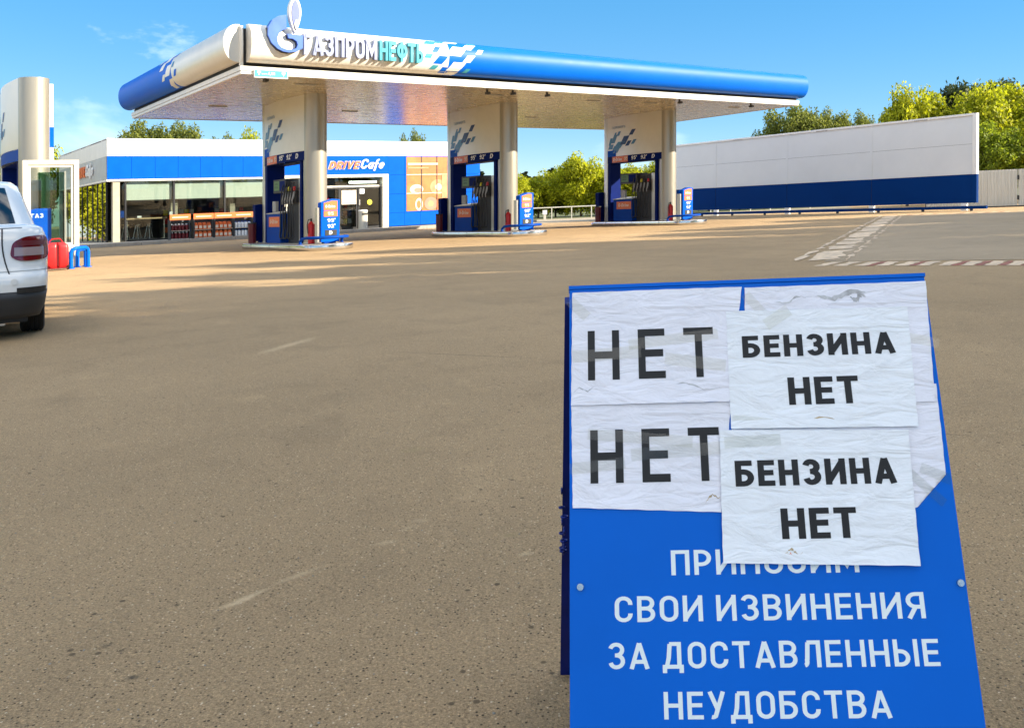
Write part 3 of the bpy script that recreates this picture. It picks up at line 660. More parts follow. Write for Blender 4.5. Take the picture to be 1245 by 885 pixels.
def isl_disp(i):
    t = thing('fuel_dispenser', f'fuel dispenser with black hoses inside the {DSP[i]}', 'fuel dispenser', W(P_I[i]+OD[0], OD[1], OD[2]), 'fuel dispensers')
    if i: return t
    def b(mb, name, mat, **k): return mb.build(name, mat, k.pop('parent', t), org=OD, **k)
    b(box(.10, .56, 3.56, 3.74, .156, 2.08), 'side_profile', 'silver', bevel=.01)
    b(box(.14, .52, 3.74, 4.62, .156, 2.06), 'hose_bay', 'charcoal')
    hd = b(box(-.02, .62, 4.46, 5.42, 1.70, 2.12), 'display_head', 'charcoal', bevel=.015)
    b(box(-.026, -.02, 4.95, 5.34, 1.78, 2.06), 'screen', 'green_disp', parent=hd)
    for z in (1.85, 1.95): b(text_mb('0092', lambda u, v, d: (-.03-d, -u, v), -5.28, z, .06, width=.24, t=.14), 'digits', 'black', parent=hd)
    b(box(-.026, -.02, 4.52, 4.90, 1.76, 2.06), 'grade_plate', 'dark_blue', parent=hd)
    cab = b(box(-.12, .60, 4.62, 5.72, .156, 1.06), 'cabinet', 'mid_blue', bevel=.015)
    b(MB().extr([(-.14, 1.06), (.62, 1.06), (.62, 1.16), (-.14, 1.08)], lambda u, v, d: (u, 4.60+d, v), 0, 1.14), 'cabinet_top', 'grey_plastic')
    b(box(-.128, -.12, 4.68, 5.52, .66, .97), 'brand_plate', 'orange', parent=cab)
    b(text_mb('G-Drive', lambda u, v, d: (-.131-d, -u, v), -5.42, .76, .13, width=.6, t=.17, slant=.12), 'lettering', 'cream', parent=cab)
    b(box(-.10, .0, 5.05, 5.30, 1.12, 1.45), 'card_reader', 'grey_plastic', bevel=.01)
    cols = ('red', 'black', 'yellow', 'black', 'mid_blue')
    for k in range(5):
        q = 3.84+.19*k
        hol = b(box(.02, .15, q-.065, q+.065, 1.38, 1.72), 'holster', 'black', bevel=.01)
        b(MB().tube([(.0, q, 1.70), (-.03, q, 1.56), (-.07, q+.02, 1.44), (-.05, q+.03, 1.34)], [.03, .035, .03, .02]), 'nozzle', 'grey_plastic', parent=hol, smooth=True)
        b(box(-.02, .02, q-.05, q+.05, 1.74, 1.86), 'grade_tag', cols[k], parent=hol)
        dd = rnd.uniform(-.06, .06)
        pa = [(.0, q, 1.98), (-.08, q, 1.75), (-.10, q+.03, 1.2), (-.12, q+.05+dd, .62), (-.15, q+.03+dd, .36), (-.12, q-.05+dd, .30), (-.08, q-.09+dd, .42), (-.06, q-.06, .9), (-.05, q+.02, 1.34)]
        # smooth path
        Q = [Vector(x) for x in pa]; sm = []
        for j in range(len(Q)-1):
            p0, p1, p2, p3 = Q[max(0, j-1)], Q[j], Q[j+1], Q[min(len(Q)-1, j+2)]
            for s_ in range(4):
                u = s_/4; sm.append(.5*((2*p1)+(p2-p0)*u+(2*p0-5*p1+4*p2-p3)*u*u+(3*p1-p0-3*p2+p3)*u**3))
        b(MB().tube([tuple(x) for x in sm], .018, 7), 'hose', 'rubber', smooth=True)
    return t
OT = (.28, 2.15, .156)
TRM = ('nearest', 'middle', 'rightmost')
def isl_term(i, rear=False):
    if rear:
        t = thing('price_totem', f'back of the dark blue price totem at the far end of the {TRM[i]} island', 'price totem', W(P_I[i]+.30, 6.32, .156), 'price totems at the far island ends')
    else:
        t = thing('price_totem', f'blue fuel grade totem with orange top at the front of the {TRM[i]} island', 'price totem', W(P_I[i]+OT[0], OT[1], OT[2]), 'price totems at the island fronts')
    if i or rear: return t
    def b(mb, name, mat, **k): return mb.build(name, mat, k.pop('parent', t), org=OT, **k)
    b(MB().extr([(.02, .20), (.58, .20), (.60, 1.40), (.36, 1.42), (.02, 1.32)], lambda u, v, d: (u, 2.0+d, v), 0, .22), 'body', 'blue_panel', bevel=.012)
    b(MB().box(.12, .48, 2.02, 2.2, .156, .24), 'plinth', 'mid_blue')
    b(MB().box(-.06, .018, 2.06, 2.24, .20, 1.18), 'side_fin', 'silver')
    F2 = lambda u, v, d: (u, 1.992-d, v)
    b(MB().extr([(.10, 1.10), (.52, 1.10), (.52, 1.36), (.36, 1.37), (.10, 1.31)], F2, -.008, .003), 'orange_plate', 'orange')
    b(MB().extr([(.10, .92), (.52, .92), (.52, 1.08), (.10, 1.08)], F2, -.008, .003), 'orange_plate', 'orange')
    b(MB().extr([(.14, .38), (.50, .38), (.50, .54), (.14, .54)], F2, -.008, .003), 'black_plate', 'black')
    for tx, z, w, u in (('G-Drive', 1.17, .30, .15), ('95', .95, .18, .22), ("95'", .76, .24, .21), ("92'", .60, .24, .21), ('D', .41, .10, .26)):
        b(text_mb(tx, F2, u, z, .10 if tx != 'G-Drive' else .08, width=w, t=.2, base=.005), 'lettering', 'white' if tx != '95' else 'cream')
    return t
OG = (.2, 1.9, .156)
def isl_guard(i):
    t = thing('guard_hoop', f'blue tubular guard hoop round the totem on the {TRM[i]} island', 'guard hoop', W(P_I[i]+OG[0], OG[1], OG[2]), 'blue guard hoops')
    if i: return t
    pa = [(-.46, 2.35, .156), (-.46, 2.35, .24), (-.44, 2.25, .32), (-.38, 2.05, .34)]
    pa += [(.18+.60*math.cos(math.radians(a)), 1.95+.42*math.sin(math.radians(a)), .34) for a in range(190, 351, 16)]
    pa += [(.80, 2.1, .34), (.84, 2.30, .32), (.84, 2.38, .24), (.84, 2.40, .156)]
    MB().tube(pa, .042, 10).build('rail', 'mid_blue', t, org=OG, smooth=True)
    for x, q in ((-.46, 2.35), (.84, 2.40)): MB().cyl(x, q, .156, .17, .08, 14).build('foot_plate', 'mid_blue', t, org=OG)
    return t
def isl_fire(i):
    t = thing('fire_extinguisher', f'red fire extinguisher beside the column of the {TRM[i]} island', 'extinguisher', W(P_I[i]+.0, 2.62, .156), 'red extinguishers at the columns')
    if i: return t
    b = lambda mb, n, m: mb.build(n, m, t, org=(.0, 2.62, .156), smooth=True)
    m = MB(); m.cyl(0, 2.62, .156, .72, .10, 20); m.cyl(0, 2.62, .72, .80, .10, 20, .03); b(m, 'cylinder', 'red')
    b(MB().cyl(0, 2.62, .80, .88, .028, 10), 'valve', 'black')
    b(MB().tube([(0, 2.62, .86), (-.10, 2.60, .85), (-.14, 2.59, .7), (-.12, 2.58, .45)], .014, 6), 'hose', 'rubber')
    return t
first = {}
for i in range(3):
    for key, fn in (('i', isl_island), ('p', isl_pylon), ('d', isl_disp), ('t', isl_term), ('g', isl_guard), ('f', isl_fire)):
        o = fn(i)
        if i == 0: first[key] = o
        else:
            for k in list(first[key].children): copytree(k, o)
    o = isl_term(i, True)
    # the rear totem faces the shop: built turned half a turn
    if i == 0:
        first['r'] = o
        def b(mb, name, mat): return mb.build(name, mat, o, org=(.30, 6.32, .156))
        b(MB().extr([(-.06, .20), (.40, .20), (.40, 1.36), (.12, 1.40), (-.08, 1.38)], lambda u, v, d: (u-.10, 6.56+d, v), 0, .2), 'body', 'dark_blue')
        b(MB().box(-.03, .22, 6.58, 6.72, .156, .2), 'plinth', 'mid_blue')
        b(MB().box(.30, .36, 6.52, 6.74, .20, 1.18), 'side_fin', 'silver')
        b(MB().box(-.06, .2, 6.762, 6.766, 1.0, 1.3), 'orange_plate', 'orange')
    else:
        for k in list(first['r'].children): copytree(k, o)
    t = thing('waste_bin', f'dark red bin behind the rear totem of the {TRM[i]} island', 'bin', W(P_I[i]-.32, 6.45, .156), 'dark red bins on the islands')
    if i == 0:
        first['w'] = t
        MB().cyl(0, 0, 0, .62, .12, 18, .13).build('body', 'dark_red', t, smooth=True); MB().cyl(0, 0, .62, .66, .14, 18).build('lid', 'black', t, smooth=True)
    else:
        for k in list(first['w'].children): copytree(k, t)
# ------------------------------------------------------------------ cafe shop
QS, PS, PE, HS, DS = 20.06, 1.27, 21.05, 4.69, 11.0
shop = thing('cafe_shop', 'flat roofed cafe shop with white and blue panels and large windows', 'building', W(PS, QS, 0))
OS = (PS, QS, 0)
def sb(mb, name, mat, **k): return mb.build(name, mat, k.pop('parent', shop), org=OS, **k)
sb(box(PS+.1, PE-.1, QS+.25, QS+DS-.1, 2.95, 4.55), 'roof_block', 'white_panel')
sb(box(PS+.0, PE, QS+.1, QS+DS, 4.62, 4.66), 'roof', 'charcoal')
n = 20; wpan = (PE-PS)/n
def panel_row(z0, z1, mat, name, p0, p1, y0=QS, th=.05, cw=1.0, gap=.012):
    k = max(1, round((p1-p0)/cw)); w = (p1-p0)/k; mesh = None
    for i in range(k):
        if mesh is None:
            o = sb(box(p0+gap/2, p0+w-gap/2, y0, y0+th, z0+gap/2, z1-gap/2), name, mat); mesh = o
        else:
            o = mesh.copy(); col.objects.link(o); o.parent = shop; o.location = Vector(TS @ np.array([w*i, 0, 0]))
panel_row(3.905, HS, 'white_panel', 'white_panel', PS, PE)
panel_row(2.90, 3.905, 'blue_panel', 'blue_panel', PS, 9.30, y0=QS-.02)
sb(box(PS+.02, PE-.02, QS+.055, QS+.09, 2.85, HS-.03), 'joint_backing', 'charcoal')
sb(box(PS-.03, 9.3, QS-.05, QS+.3, 2.80, 2.885), 'lintel_strip', 'white_panel')
# blue gable wall to the right of the doors
for z0, z1 in ((.17, .875), (.875, 1.885), (1.885, 2.895), (2.895, 3.905)):
    panel_row(z0, z1, 'blue_panel', 'blue_panel', 15.12, PE, y0=QS-.02)
sb(box(15.12, PE, QS+.05, QS+.3, .13, 2.85), 'wall_backing', 'charcoal')
# right end wall and back wall
sb(box(PE-.06, PE, QS+.06, QS+DS, .13, HS-.02), 'end_wall', 'white_panel')
sb(box(PS, PE, QS+DS, QS+DS+.15, .13, HS), 'rear_wall', 'white_panel')
# left side: panels above, glass below
for i in range(10):
    q0 = QS+.06+1.08*i
    sb(box(PS-.0, PS+.05, q0+.006, q0+1.074, 3.905, HS), 'white_panel', 'white_panel')
    sb(box(PS-.01, PS+.05, q0+.006, q0+1.074, 2.90, 3.895), 'side_panel', M('side_panel_grey', (.46, .48, .50), .4, var=.08) if 'side_panel_grey' not in MATS else 'side_panel_grey')
sb(box(PS+.052, PS+.09, QS+.1, QS+DS-.05, 2.85, HS-.03), 'joint_backing', 'charcoal')
sb(box(PS-.04, PS+.2, QS+.3, QS+DS, 2.80, 2.885), 'lintel_strip', 'white_panel')
for k, q in enumerate((.02, .75, 1.75, 2.75, 3.9, 5.1, 6.3, 7.5, 8.7, 9.9)):
    sb(box(PS+.03, PS+.10, QS+.35+q, QS+.41+q, .13, 2.80), 'mullion', 'dark_frame')
qs_ = (.02, .75, 1.75, 2.75, 3.9, 5.1, 6.3, 7.5, 8.7, 9.9)
for a, b_ in zip(qs_[:-1], qs_[1:]):
    sb(box(PS+.055, PS+.065, QS+.41+a, QS+.35+b_, .16, 2.80), 'pane', 'glass_side')
sb(box(PS+.03, PS+.10, QS+.41, QS+DS, .13, .16), 'sill_rail', 'dark_frame')
for (p, q0) in ((PS-.035, QS+2.3),):
    sb(text_mb('Cafe', lambda u, v, d: (p-d, -u, v), -(q0+1.75), 3.2, .55, width=1.45, t=.2, slant=.15, depth=.05, step=.003), 'lettering', 'white')
    sb(text_mb('DRIVE', lambda u, v, d: (p-d, -u, v), -(q0+4.0), 3.2, .5, width=2.05, t=.22, slant=.2, depth=.05, step=.003), 'lettering', 'orange')
# corner pillar, front windows
sb(box(1.50, 1.80, QS+.02, QS+.30, .13, 2.80), 'corner_pillar', 'beige_pillar', bevel=.02)
for p in (2.0, 4.08, 6.40, 8.75):
    sb(box(p, p+.075, QS+.04, QS+.16, .13, 2.80), 'mullion', 'dark_frame')
sb(box(2.0, 9.3, QS+.06, QS+.13, .13, .20), 'sill_rail', 'dark_frame')
for a, b_ in ((1.80, 2.0), (2.075, 4.08), (4.155, 6.40), (6.475, 8.75), (8.825, 9.30)):
    sb(box(a, b_, QS+.09, QS+.10, .20, 2.80), 'pane', 'glass')
    if b_-a > .5: sb(box(a+.03, b_-.03, QS+.19, QS+.20, 1.96, 2.80), 'roller_blind', 'blind')
for p0, z in ((2.3, 1.72), (4.4, 1.70), (6.7, 1.68)):
    sb(box(p0, p0+1.5, QS+.13, QS+.15, 1.90, 1.93), 'window_bar', 'dark_frame')
# interior
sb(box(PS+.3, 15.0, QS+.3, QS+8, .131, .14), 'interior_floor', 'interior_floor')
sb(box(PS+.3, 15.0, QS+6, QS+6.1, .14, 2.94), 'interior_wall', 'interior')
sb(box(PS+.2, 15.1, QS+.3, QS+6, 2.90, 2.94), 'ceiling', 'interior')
sb(box(2.1, 3.9, QS+.45, QS+.85, 1.10, 1.16), 'window_bar_counter', 'wood')
for x in (2.2, 3.8): sb(box(x, x+.05, QS+.6, QS+.66, .14, 1.10), 'counter_leg', 'steel')
for k, x in enumerate((4.4, 6.9, 9.0, 11.5, 13.0)):
    sh = sb(box(x, x+1.6, QS+3.2, QS+3.6, .14, 1.7), 'interior_shelf', 'charcoal')
    for r in range(3):
        for c in range(6):
            sb(box(x+.08+.25*c, x+.27+.25*c, QS+3.1, QS+3.22, .4+.42*r, .66+.42*r), 'goods', ('orange', 'white', 'red', 'mid_blue', 'yellow', 'grey_plastic')[(r*2+c*3+k) % 6], parent=sh)
sb(box(4.1, 4.4, QS+.5, QS+.75, .14, 2.80), 'interior_column', 'beige_pillar'); sb(box(6.9, 7.15, QS+.7, QS+.95, .14, 2.80), 'interior_column', 'beige_pillar')
for (x, z, w, h, mm) in ((1.84, 1.2, .22, .3, 'mid_blue'), (4.0, 1.25, .25, .14, 'white'), (2.6, 1.17, .18, .08, 'white')):
    sb(box(x, x+w, QS+.36, QS+.37, z, z+h), 'window_card', mm)
# seats inside behind the first window
for i, x in enumerate((2.25, 2.75, 3.25)):
    t = thing('bar_stool', 'dark bar stool with steel legs behind the left cafe window', 'stool', W(x, QS+1.0, .14), 'bar stools behind the left window')
    MB().cyl(0, 0, .70, .76, .17, 16).build('seat', ('wood', 'charcoal', 'charcoal')[i], t)
    for a in range(4): MB().tube([(.05*math.cos(a*1.57), .05*math.sin(a*1.57), .70), (.2*math.cos(a*1.57), .2*math.sin(a*1.57), 0)], .012, 6).build('leg', 'steel', t)
# entrance block with blue sign panel and sliding doors
sb(box(9.3, 15.10, QS-.06, QS+.02, 2.955, 3.905), 'sign_panel', 'blue_panel')
FS = lambda u, v, d: (u, QS-.062-d, v)
sb(text_mb('DRIVE', FS, 11.62, 3.22, .42, width=1.72, t=.24, track=.10, slant=.28, depth=.03, step=.003), 'lettering_edge', 'white')
sb(text_mb('DRIVE', lambda u, v, d: (u, QS-.108-d, v), 11.66, 3.245, .38, width=1.66, t=.19, track=.13, slant=.28, depth=.01, step=.003), 'lettering', 'orange')
sb(text_mb('Cafe', FS, 13.42, 3.24, .50, width=1.36, t=.17, track=.06, slant=.28, depth=.04, step=.003), 'lettering', 'white')
ent = sb(MB().box(9.3, 15.10, QS-.09, QS+.25, 2.80, 2.95).box(14.75, 15.10, QS-.09, QS+.25, .13, 2.80).box(9.3, 9.6, QS-.09, QS+.25, .13, 2.80), 'entrance_frame', 'white_frame')
sb(box(9.6, 14.75, QS+.05, QS+.15, 2.30, 2.40), 'transom_bar', 'silver')
for a, b_ in ((9.62, 11.2), (11.25, 13.0), (13.05, 14.73)):
    sb(box(a, b_, QS+.09, QS+.10, 2.40, 2.80), 'transom_pane', 'glass')
for a, b_ in ((9.62, 11.0), (11.0, 12.35), (12.35, 13.35), (13.40, 14.70)):
    d = sb(MB().box(a, a+.07, QS+.06, QS+.14, .14, 2.30).box(b_-.07, b_, QS+.06, QS+.14, .14, 2.30).box(a, b_, QS+.062, QS+.138, .14, .24).box(a, b_, QS+.062, QS+.138, 2.22, 2.30), 'door', 'dark_frame')
    sb(box(a+.07, b_-.07, QS+.095, QS+.105, .24, 2.22), 'pane', 'glass', parent=d)
sb(box(12.45, 13.28, QS+.05, QS+.055, 1.42, 2.15), 'notice_sheet', 'cream'); sb(box(13.48, 13.75, QS+.05, QS+.055, 1.95, 2.20), 'notice_sheet', 'white')
for i in range(6): sb(box(12.52, 13.20, QS+.045, QS+.05, 1.50+.1*i, 1.54+.1*i), 'notice_line', 'grey_plastic')
sb(box(13.42, 13.50, QS+.03, QS+.055, 1.35, 1.65), 'door_handle', 'steel')
sb(MB().disc((14.05, QS+.052, 1.50), (0, 1, 0), .14, .006), 'round_sticker', 'yellow')
sb(box(11.9, 12.1, QS+.8, QS+.85, .6, 1.9), 'red_banner', 'red')
sb(MB().box(13.0, 14.6, QS+.30, QS+.33, 2.5, 2.62), 'lit_strip', emis('strip_light', (.9, .95, .8), 1.2))
# orange advertising poster, in nine fields with bars between
pa_ = sb(box(16.22, 19.25, QS-.035, QS-.022, .93, 3.86), 'poster', 'orange_poster')
FP = lambda u, v, d: (u, QS-.037-d, v)
for i in range(1, 3): sb(box(16.15+i*.985, 16.20+i*.985, QS-.05, QS-.021, .93, 3.86), 'poster_bar', 'dark_frame', parent=pa_)
for z in (1.885, 2.895): sb(box(16.22, 19.25, QS-.046, QS-.03, z-.02, z+.02), 'poster_joint', 'cream', parent=pa_)
def ell(cx, cy, rx, ry, n=24): return [(cx+rx*math.cos(2*math.pi*i/n), cy+ry*math.sin(2*math.pi*i/n)) for i in range(n)]
k = 0
for poly, mm in ((ell(16.85, 2.1, .42, .26), 'cream'), (ell(16.95, 2.05, .26, .14), 'pink'), (ell(18.2, 2.2, .5, .42), 'peach'), (ell(18.25, 2.2, .22, .18), 'cream'),
                 (ell(17.0, 1.28, .24, .34), 'cream'), (ell(16.98, 1.28, .13, .22), 'orange'), (ell(17.75, 1.3, .42, .36), 'pink'), (ell(17.75, 1.3, .18, .16), 'peach'), (ell(18.6, 1.3, .36, .34), 'peach'),
                 ([(16.3, 3.42), (18.2, 3.42), (18.2, 3.52), (16.3, 3.52)], 'cream'), ([(16.3, 3.22), (17.6, 3.22), (17.6, 3.30), (16.3, 3.30)], 'peach'), ([(18.45, 1.5), (19.2, 1.5), (19.2, 2.9), (18.45, 2.9)], 'peach')):
    k += 1; sb(MB().extr(poly, FP, 0, .0015+.0012*k), 'printed_shape', mm, parent=pa_)
# bin by the doors
t = thing('litter_bin', 'white rounded litter bin standing beside the cafe doors', 'bin', W(13.35, QS-.55, .13))
MB().cyl(0, 0, 0, .92, .24, 20).build('body', 'white_frame', t, smooth=True); MB().cyl(0, 0, .92, .98, .26, 20, .2).build('cap', 'white', t, smooth=True); MB().box(-.15, .15, -.262, -.2, .72, .82).build('slot', 'black', t)
t = thing('advert_figure', 'cream shaped cardboard display inside the cafe doorway', 'display', W(11.95, QS-.25, .13))
MB().extr([(-.1, 0), (.18, 0), (.2, .5), (.08, .9), (.04, 1.3), (-.1, 1.35), (-.14, .9), (-.12, .5)], lambda u, v, d: (u, d, v), 0, .03).build('board', 'cream', t); MB().box(-.1, .15, .03, .2, 0, .03).build('foot', 'cream', t)
# racks of fluid canisters in front of the windows
def bottle(kind):
    m = MB()
    if kind == 'jug':
        m.prism(rrect(-.085, .085, -.06, .06, .03, .03, 4), 0, .22); m.prism([(x*.7, y*.7) for x, y in rrect(-.085, .085, -.06, .06, .03, .03, 4)], .22, .27); m.cyl(.03, 0, .27, .31, .025, 10); m.tube([(-.06, 0, .24), (-.05, 0, .29), (.0, 0, .29)], .012, 6)
    else:
        m.cyl(0, 0, 0, .20, .062, 14); m.cyl(0, 0, .20, .25, .062, 14, .022); m.cyl(0, 0, .25, .29, .022, 10)
    return m
bproto = {}
RK = (('first rack of dark canisters, leftmost under the cafe windows', 3.50, 'dark_red', 'can'), ('second rack, with orange fluid jugs, under the cafe windows', 4.52, 'orange', 'jug'),
      ('third rack, with orange fluid jugs, under the cafe windows', 5.44, 'orange', 'jug'), ('rightmost rack, with white bottles, under the cafe windows', 6.33, 'white', 'can'))
BL = {'dark_red': 'small dark red canister on the leftmost rack', 'orange': 'orange fluid jug on a rack under the cafe window', 'white': 'white bottle on the rightmost rack'}
for lab, p0, mat, kind in RK:
    t = thing('display_rack', lab, 'rack', W(p0, 18.75, .13), 'racks in front of the cafe windows')
    o = (p0, 18.75, .13)
    for x in (p0+.01, p0+.84): box(x, x+.04, 18.60, 18.95, .13, 1.02).build('side_panel', 'charcoal', t, org=o)
    box(p0+.05, p0+.84, 18.92, 18.95, .14, 1.0).build('back_panel', 'charcoal', t, org=o)
    for z in (.14, .50): box(p0+.05, p0+.84, 18.60, 18.92, z, z+.03).build('shelf', 'silver', t, org=o)
    box(p0+.0, p0+.89, 18.57, 18.62, .99, 1.24).build('header', 'orange', t, org=o)
    box(p0+.1, p0+.78, 18.565, 18.57, 1.09, 1.13).build('header_line', 'cream', t, org=o)
    for z in (.17, .53):
        for r in range(2):
            for c in range(4 if kind == 'jug' else 5):
                stp = .195 if kind == 'jug' else .155
                key = (mat, kind)
                loc = SH(W(p0+.13+stp*c+rnd.uniform(-.01, .01), 18.68+.14*r, z))
                if key not in bproto:
                    b_ = bottle(kind).build('canister', mat, None, smooth=True)
                    bproto[key] = b_
                    if kind == 'jug': box(-.06, .06, -.0635, -.06, .05, .17).build('label_sticker', 'cream', b_)
                    else: MB().cyl(0, 0, .25, .295, .026, 10).build('cap', 'white' if mat == 'dark_red' else 'mid_blue', b_)
                else: b_ = copytree(bproto[key])
                b_.location = loc; tag(b_, BL[mat], 'canister', {'dark_red': 'dark canisters', 'orange': 'orange jugs', 'white': 'white bottles'}[mat])

# ------------------------------------------------------------------ gas pump at the left edge
PG = -4.36
t = thing('gas_pylon', 'free standing silver gas pylon with blue header at the left edge', 'pylon', W(PG+OP[0], OP[1], 0))
pylon_parts(t, (OP[0], OP[1], 0), 4.60, gas=True)
box(.70, .80, 3.3, 6.2, 2.6, 4.52).build('outer_panel', 'white_panel', t, org=(OP[0], OP[1], 0)); box(.695, .806, 3.29, 5.6, 2.95, 3.45).build('outer_blue', 'blue_panel', t, org=(OP[0], OP[1], 0))
box(.66, .70, 4.0, 5.5, 2.8, 4.4).build('panel_bracket', 'charcoal', t, org=(OP[0], OP[1], 0))
t = thing('gas_island', 'low concrete island under the gas pump at the left edge', 'pump island', W(PG+.2, 4.0))
MB().prism(rrect(-.6, .8, 2.1, 6.7, .4, .4), 0, .15).build('slab', 'concrete', t, org=(.2, 4.0, 0), bevel=.02)
t = thing('gas_dispenser', 'bright blue gas dispenser seen through the framed glass screen', 'fuel dispenser', W(PG+.3, 2.55, .15))
og = (.3, 2.55, .15)
MB().extr([(.05, .15), (.62, .15), (.62, 1.42), (.30, 1.42), (.05, 1.36)], lambda u, v, d: (u-.02, 2.42+d, v), 0, .22).build('body', 'blue_panel', t, org=og, bevel=.01)
text_mb('ГАЗ', lambda u, v, d: (u, 2.415-d, v), .17, 1.20, .10, width=.26, t=.2).build('lettering', 'white', t, org=og)
# white framed glass screen
t = thing('glass_screen', 'white framed glass screen standing in front of the gas pump', 'glass screen', W(PG+.5, 2.0, .0))
of = (PG+.5, 2.0, 0); p0, p1, z0, z1 = -4.43, -3.24, .36, 2.54
sbx = lambda mb, n, m, **k: mb.build(n, m, t, org=of, **k)
for (a, b_, z, zz, q0, q1) in ((p0, p0+.11, z0, z1, 1.93, 2.05), (p1-.11, p1, z0, z1, 1.93, 2.05), (p0+.11, p1-.11, z1-.11, z1, 1.93, 2.05), (p0+.11, p1-.11, z0, z0+.16, 1.93, 2.05)):
    sbx(box(a, b_, q0, q1, z, zz), 'frame_bar', 'white_frame', bevel=.01)
for (a, b_, z, zz) in ((p0+.112, p0+.17, z0+.162, z1-.112), (p1-.17, p1-.112, z0+.162, z1-.112), (p0+.17, p1-.17, z1-.17, z1-.112), (p0+.17, p1-.17, z0+.162, z0+.22)):
    sbx(box(a, b_, 1.96, 2.03, z, zz), 'inner_frame', 'white_frame', bevel=.006)
sbx(box(p0+.17, p1-.17, 1.99, 1.998, z0+.22, z1-.17), 'pane', 'glass_clear')
for x in (p0+.03, p1-.11): sbx(box(x, x+.08, 1.95, 2.03, 0, z0), 'leg', 'white_frame')
# second sheet of greenish glass behind
t2 = thing('green_glass_sheet', 'greenish glass sheet standing behind the white framed screen', 'glass screen', W(-3.75, 2.75, 0))
box(-3.98, -3.42, 2.74, 2.75, .2, 2.3).build('pane', glassm('glass_green', (.45, .60, .52), .05), t2, org=(-3.75, 2.75, 0)); box(-3.42, -3.38, 2.72, 2.77, 0, 2.32).build('post', 'silver', t2, org=(-3.75, 2.75, 0))
# red extinguisher trolley
t = thing('extinguisher_trolley', 'red covered fire extinguisher trolley in front of the glass screen', 'extinguisher', W(-3.93, .70, 0))
def cov(sg):
    m = MB(); R0 = [(.72, .06), (.98, .12), (1.0, .30), (1.0, .50), (.92, .57), (.60, .62)]
    base_ = rrect(.004, .225, -.14, .14, .06, .06, 6); n_ = len(base_)
    v = [(sg*(.004+(x-.004)*s), y*s, z) for s, z in R0 for x, y in base_]
    return m.add(v, [(i*n_+k, i*n_+(k+1) % n_, (i+1)*n_+(k+1) % n_, (i+1)*n_+k) for i in range(len(R0)-1) for k in range(n_)]+[tuple(range((len(R0)-1)*n_, len(R0)*n_))])
for sg in (-1, 1): cov(sg).build('cover_half', 'red', t, smooth=True)
MB().box(-.01, .01, -.13, .13, .1, .56).build('cover_seam', 'dark_red', t)
MB().tube([(-.13, .12, .1), (-.13, .12, .64), (-.08, .12, .70), (.08, .12, .70), (.13, .12, .64), (.13, .12, .1)], .014, 6).build('handle', 'red', t, smooth=True)
for x in (-.235, .235): MB().disc((x, .08, .08), (1, 0, 0), .08, .035, 18).build('wheel', 'tyre', t, smooth=True)
MB().tube([(-.235, .08, .08), (.235, .08, .08)], .015, 6).build('axle', 'black', t)
MB().box(-.2, .2, -.12, .12, .035, .06).build('tray', 'dark_red', t)
# blue hoop bollards beside it
for k, (p, q, lab) in enumerate(((-3.45, .95, 'nearer blue tubular hoop bollard beside the red trolley'), (-3.28, 1.55, 'farther blue tubular hoop bollard beside the red trolley'))):
    t = thing('hoop_bollard', lab, 'bollard', W(p, q, 0), 'blue hoop bollards')
    pa = [(-.15, 0, 0), (-.15, 0, .36), (-.12, 0, .43), (-.05, 0, .46), (.20, .25, .46), (.25, .3, .43), (.27, .32, .36), (.27, .32, 0)]
    if k: pa = [(x*.5, y*.5, z*.9) for x, y, z in pa]
    MB().tube(pa, .045, 10).build('hoop', 'canopy_blue', t, smooth=True)
    for x, y in ((pa[0][0], pa[0][1]), (pa[-1][0], pa[-1][1])): MB().cyl(x, y, 0, .02, .08, 12).build('foot_plate', 'canopy_blue', t)

# ------------------------------------------------------------------ long wall on the right
PW = 28.99
wl = thing('screen_wall', 'long white panelled screen wall with navy blue lower band', 'wall', W(PW, -3.75, 0))
ow = (PW, -3.75, 0); seams = [-3.75, .70, 5.15, 9.6, 13.0]
for a, b_ in zip(seams[:-1], seams[1:]):
    for z0, z1, mm, nm in ((.31, 1.475, 'navy_wall', 'blue_panel'), (1.485, 2.715, 'grey_wall', 'white_panel'), (2.725, 3.88, 'grey_wall', 'white_panel')):
        box(PW, PW+.10, a+.012, b_-.012, z0, z1).build(nm, mm, wl, org=ow)
    box(PW-.012, PW-.002, b_-.06, b_+.06, 1.48, 3.88).build('cover_strip', 'grey_wall', wl, org=ow)
box(PW+.02, PW+.08, -3.7, 12.98, .32, 3.87).build('core', 'charcoal', wl, org=ow)
box(PW-.05, PW+.15, -3.80, 13.0, 3.88, 3.97).build('cap', 'white_panel', wl, org=ow, bevel=.01)
box(PW-.04, PW+.14, -3.93, -3.76, 1.48, 3.965).build('end_post', 'white_panel', wl, org=ow); box(PW-.04, PW+.14, -3.93, -3.76, .31, 1.475).build('end_post', 'navy_wall', wl, org=ow)
for q in (-3.4, .7, 5.15, 9.6, 12.7): box(PW+.0, PW+.12, q-.12, q+.12, 0, .31).build('foot', 'white_panel', wl, org=ow)
for x, q in ((0, 8.1), (0, 3.2), (0, -1.6)): box(PW-.06, PW-.05, q-.3, q+.3, 3.89, 3.90).build('cap_joint', 'charcoal', wl, org=ow)
t = thing('blue_wheel_stop', 'low navy blue rail lying along the foot of the white wall', 'rail', W(PW-.6, -4.4, 0))
m = MB(); m.box(PW-.66, PW-.54, -4.6, 13.2, .08, .20); m.build('beam', 'navy_wall', t, org=(PW-.6, -4.4, 0))
for q in range(-4, 14, 2): box(PW-.63, PW-.57, q-.05, q+.05, 0, .08).build('foot', 'charcoal', t, org=(PW-.6, -4.4, 0))
for (x, y, w, lab) in ((15.5, 40.5, 3.0, 'left'), (20.0, 40.6, 2.5, 'right')): pass
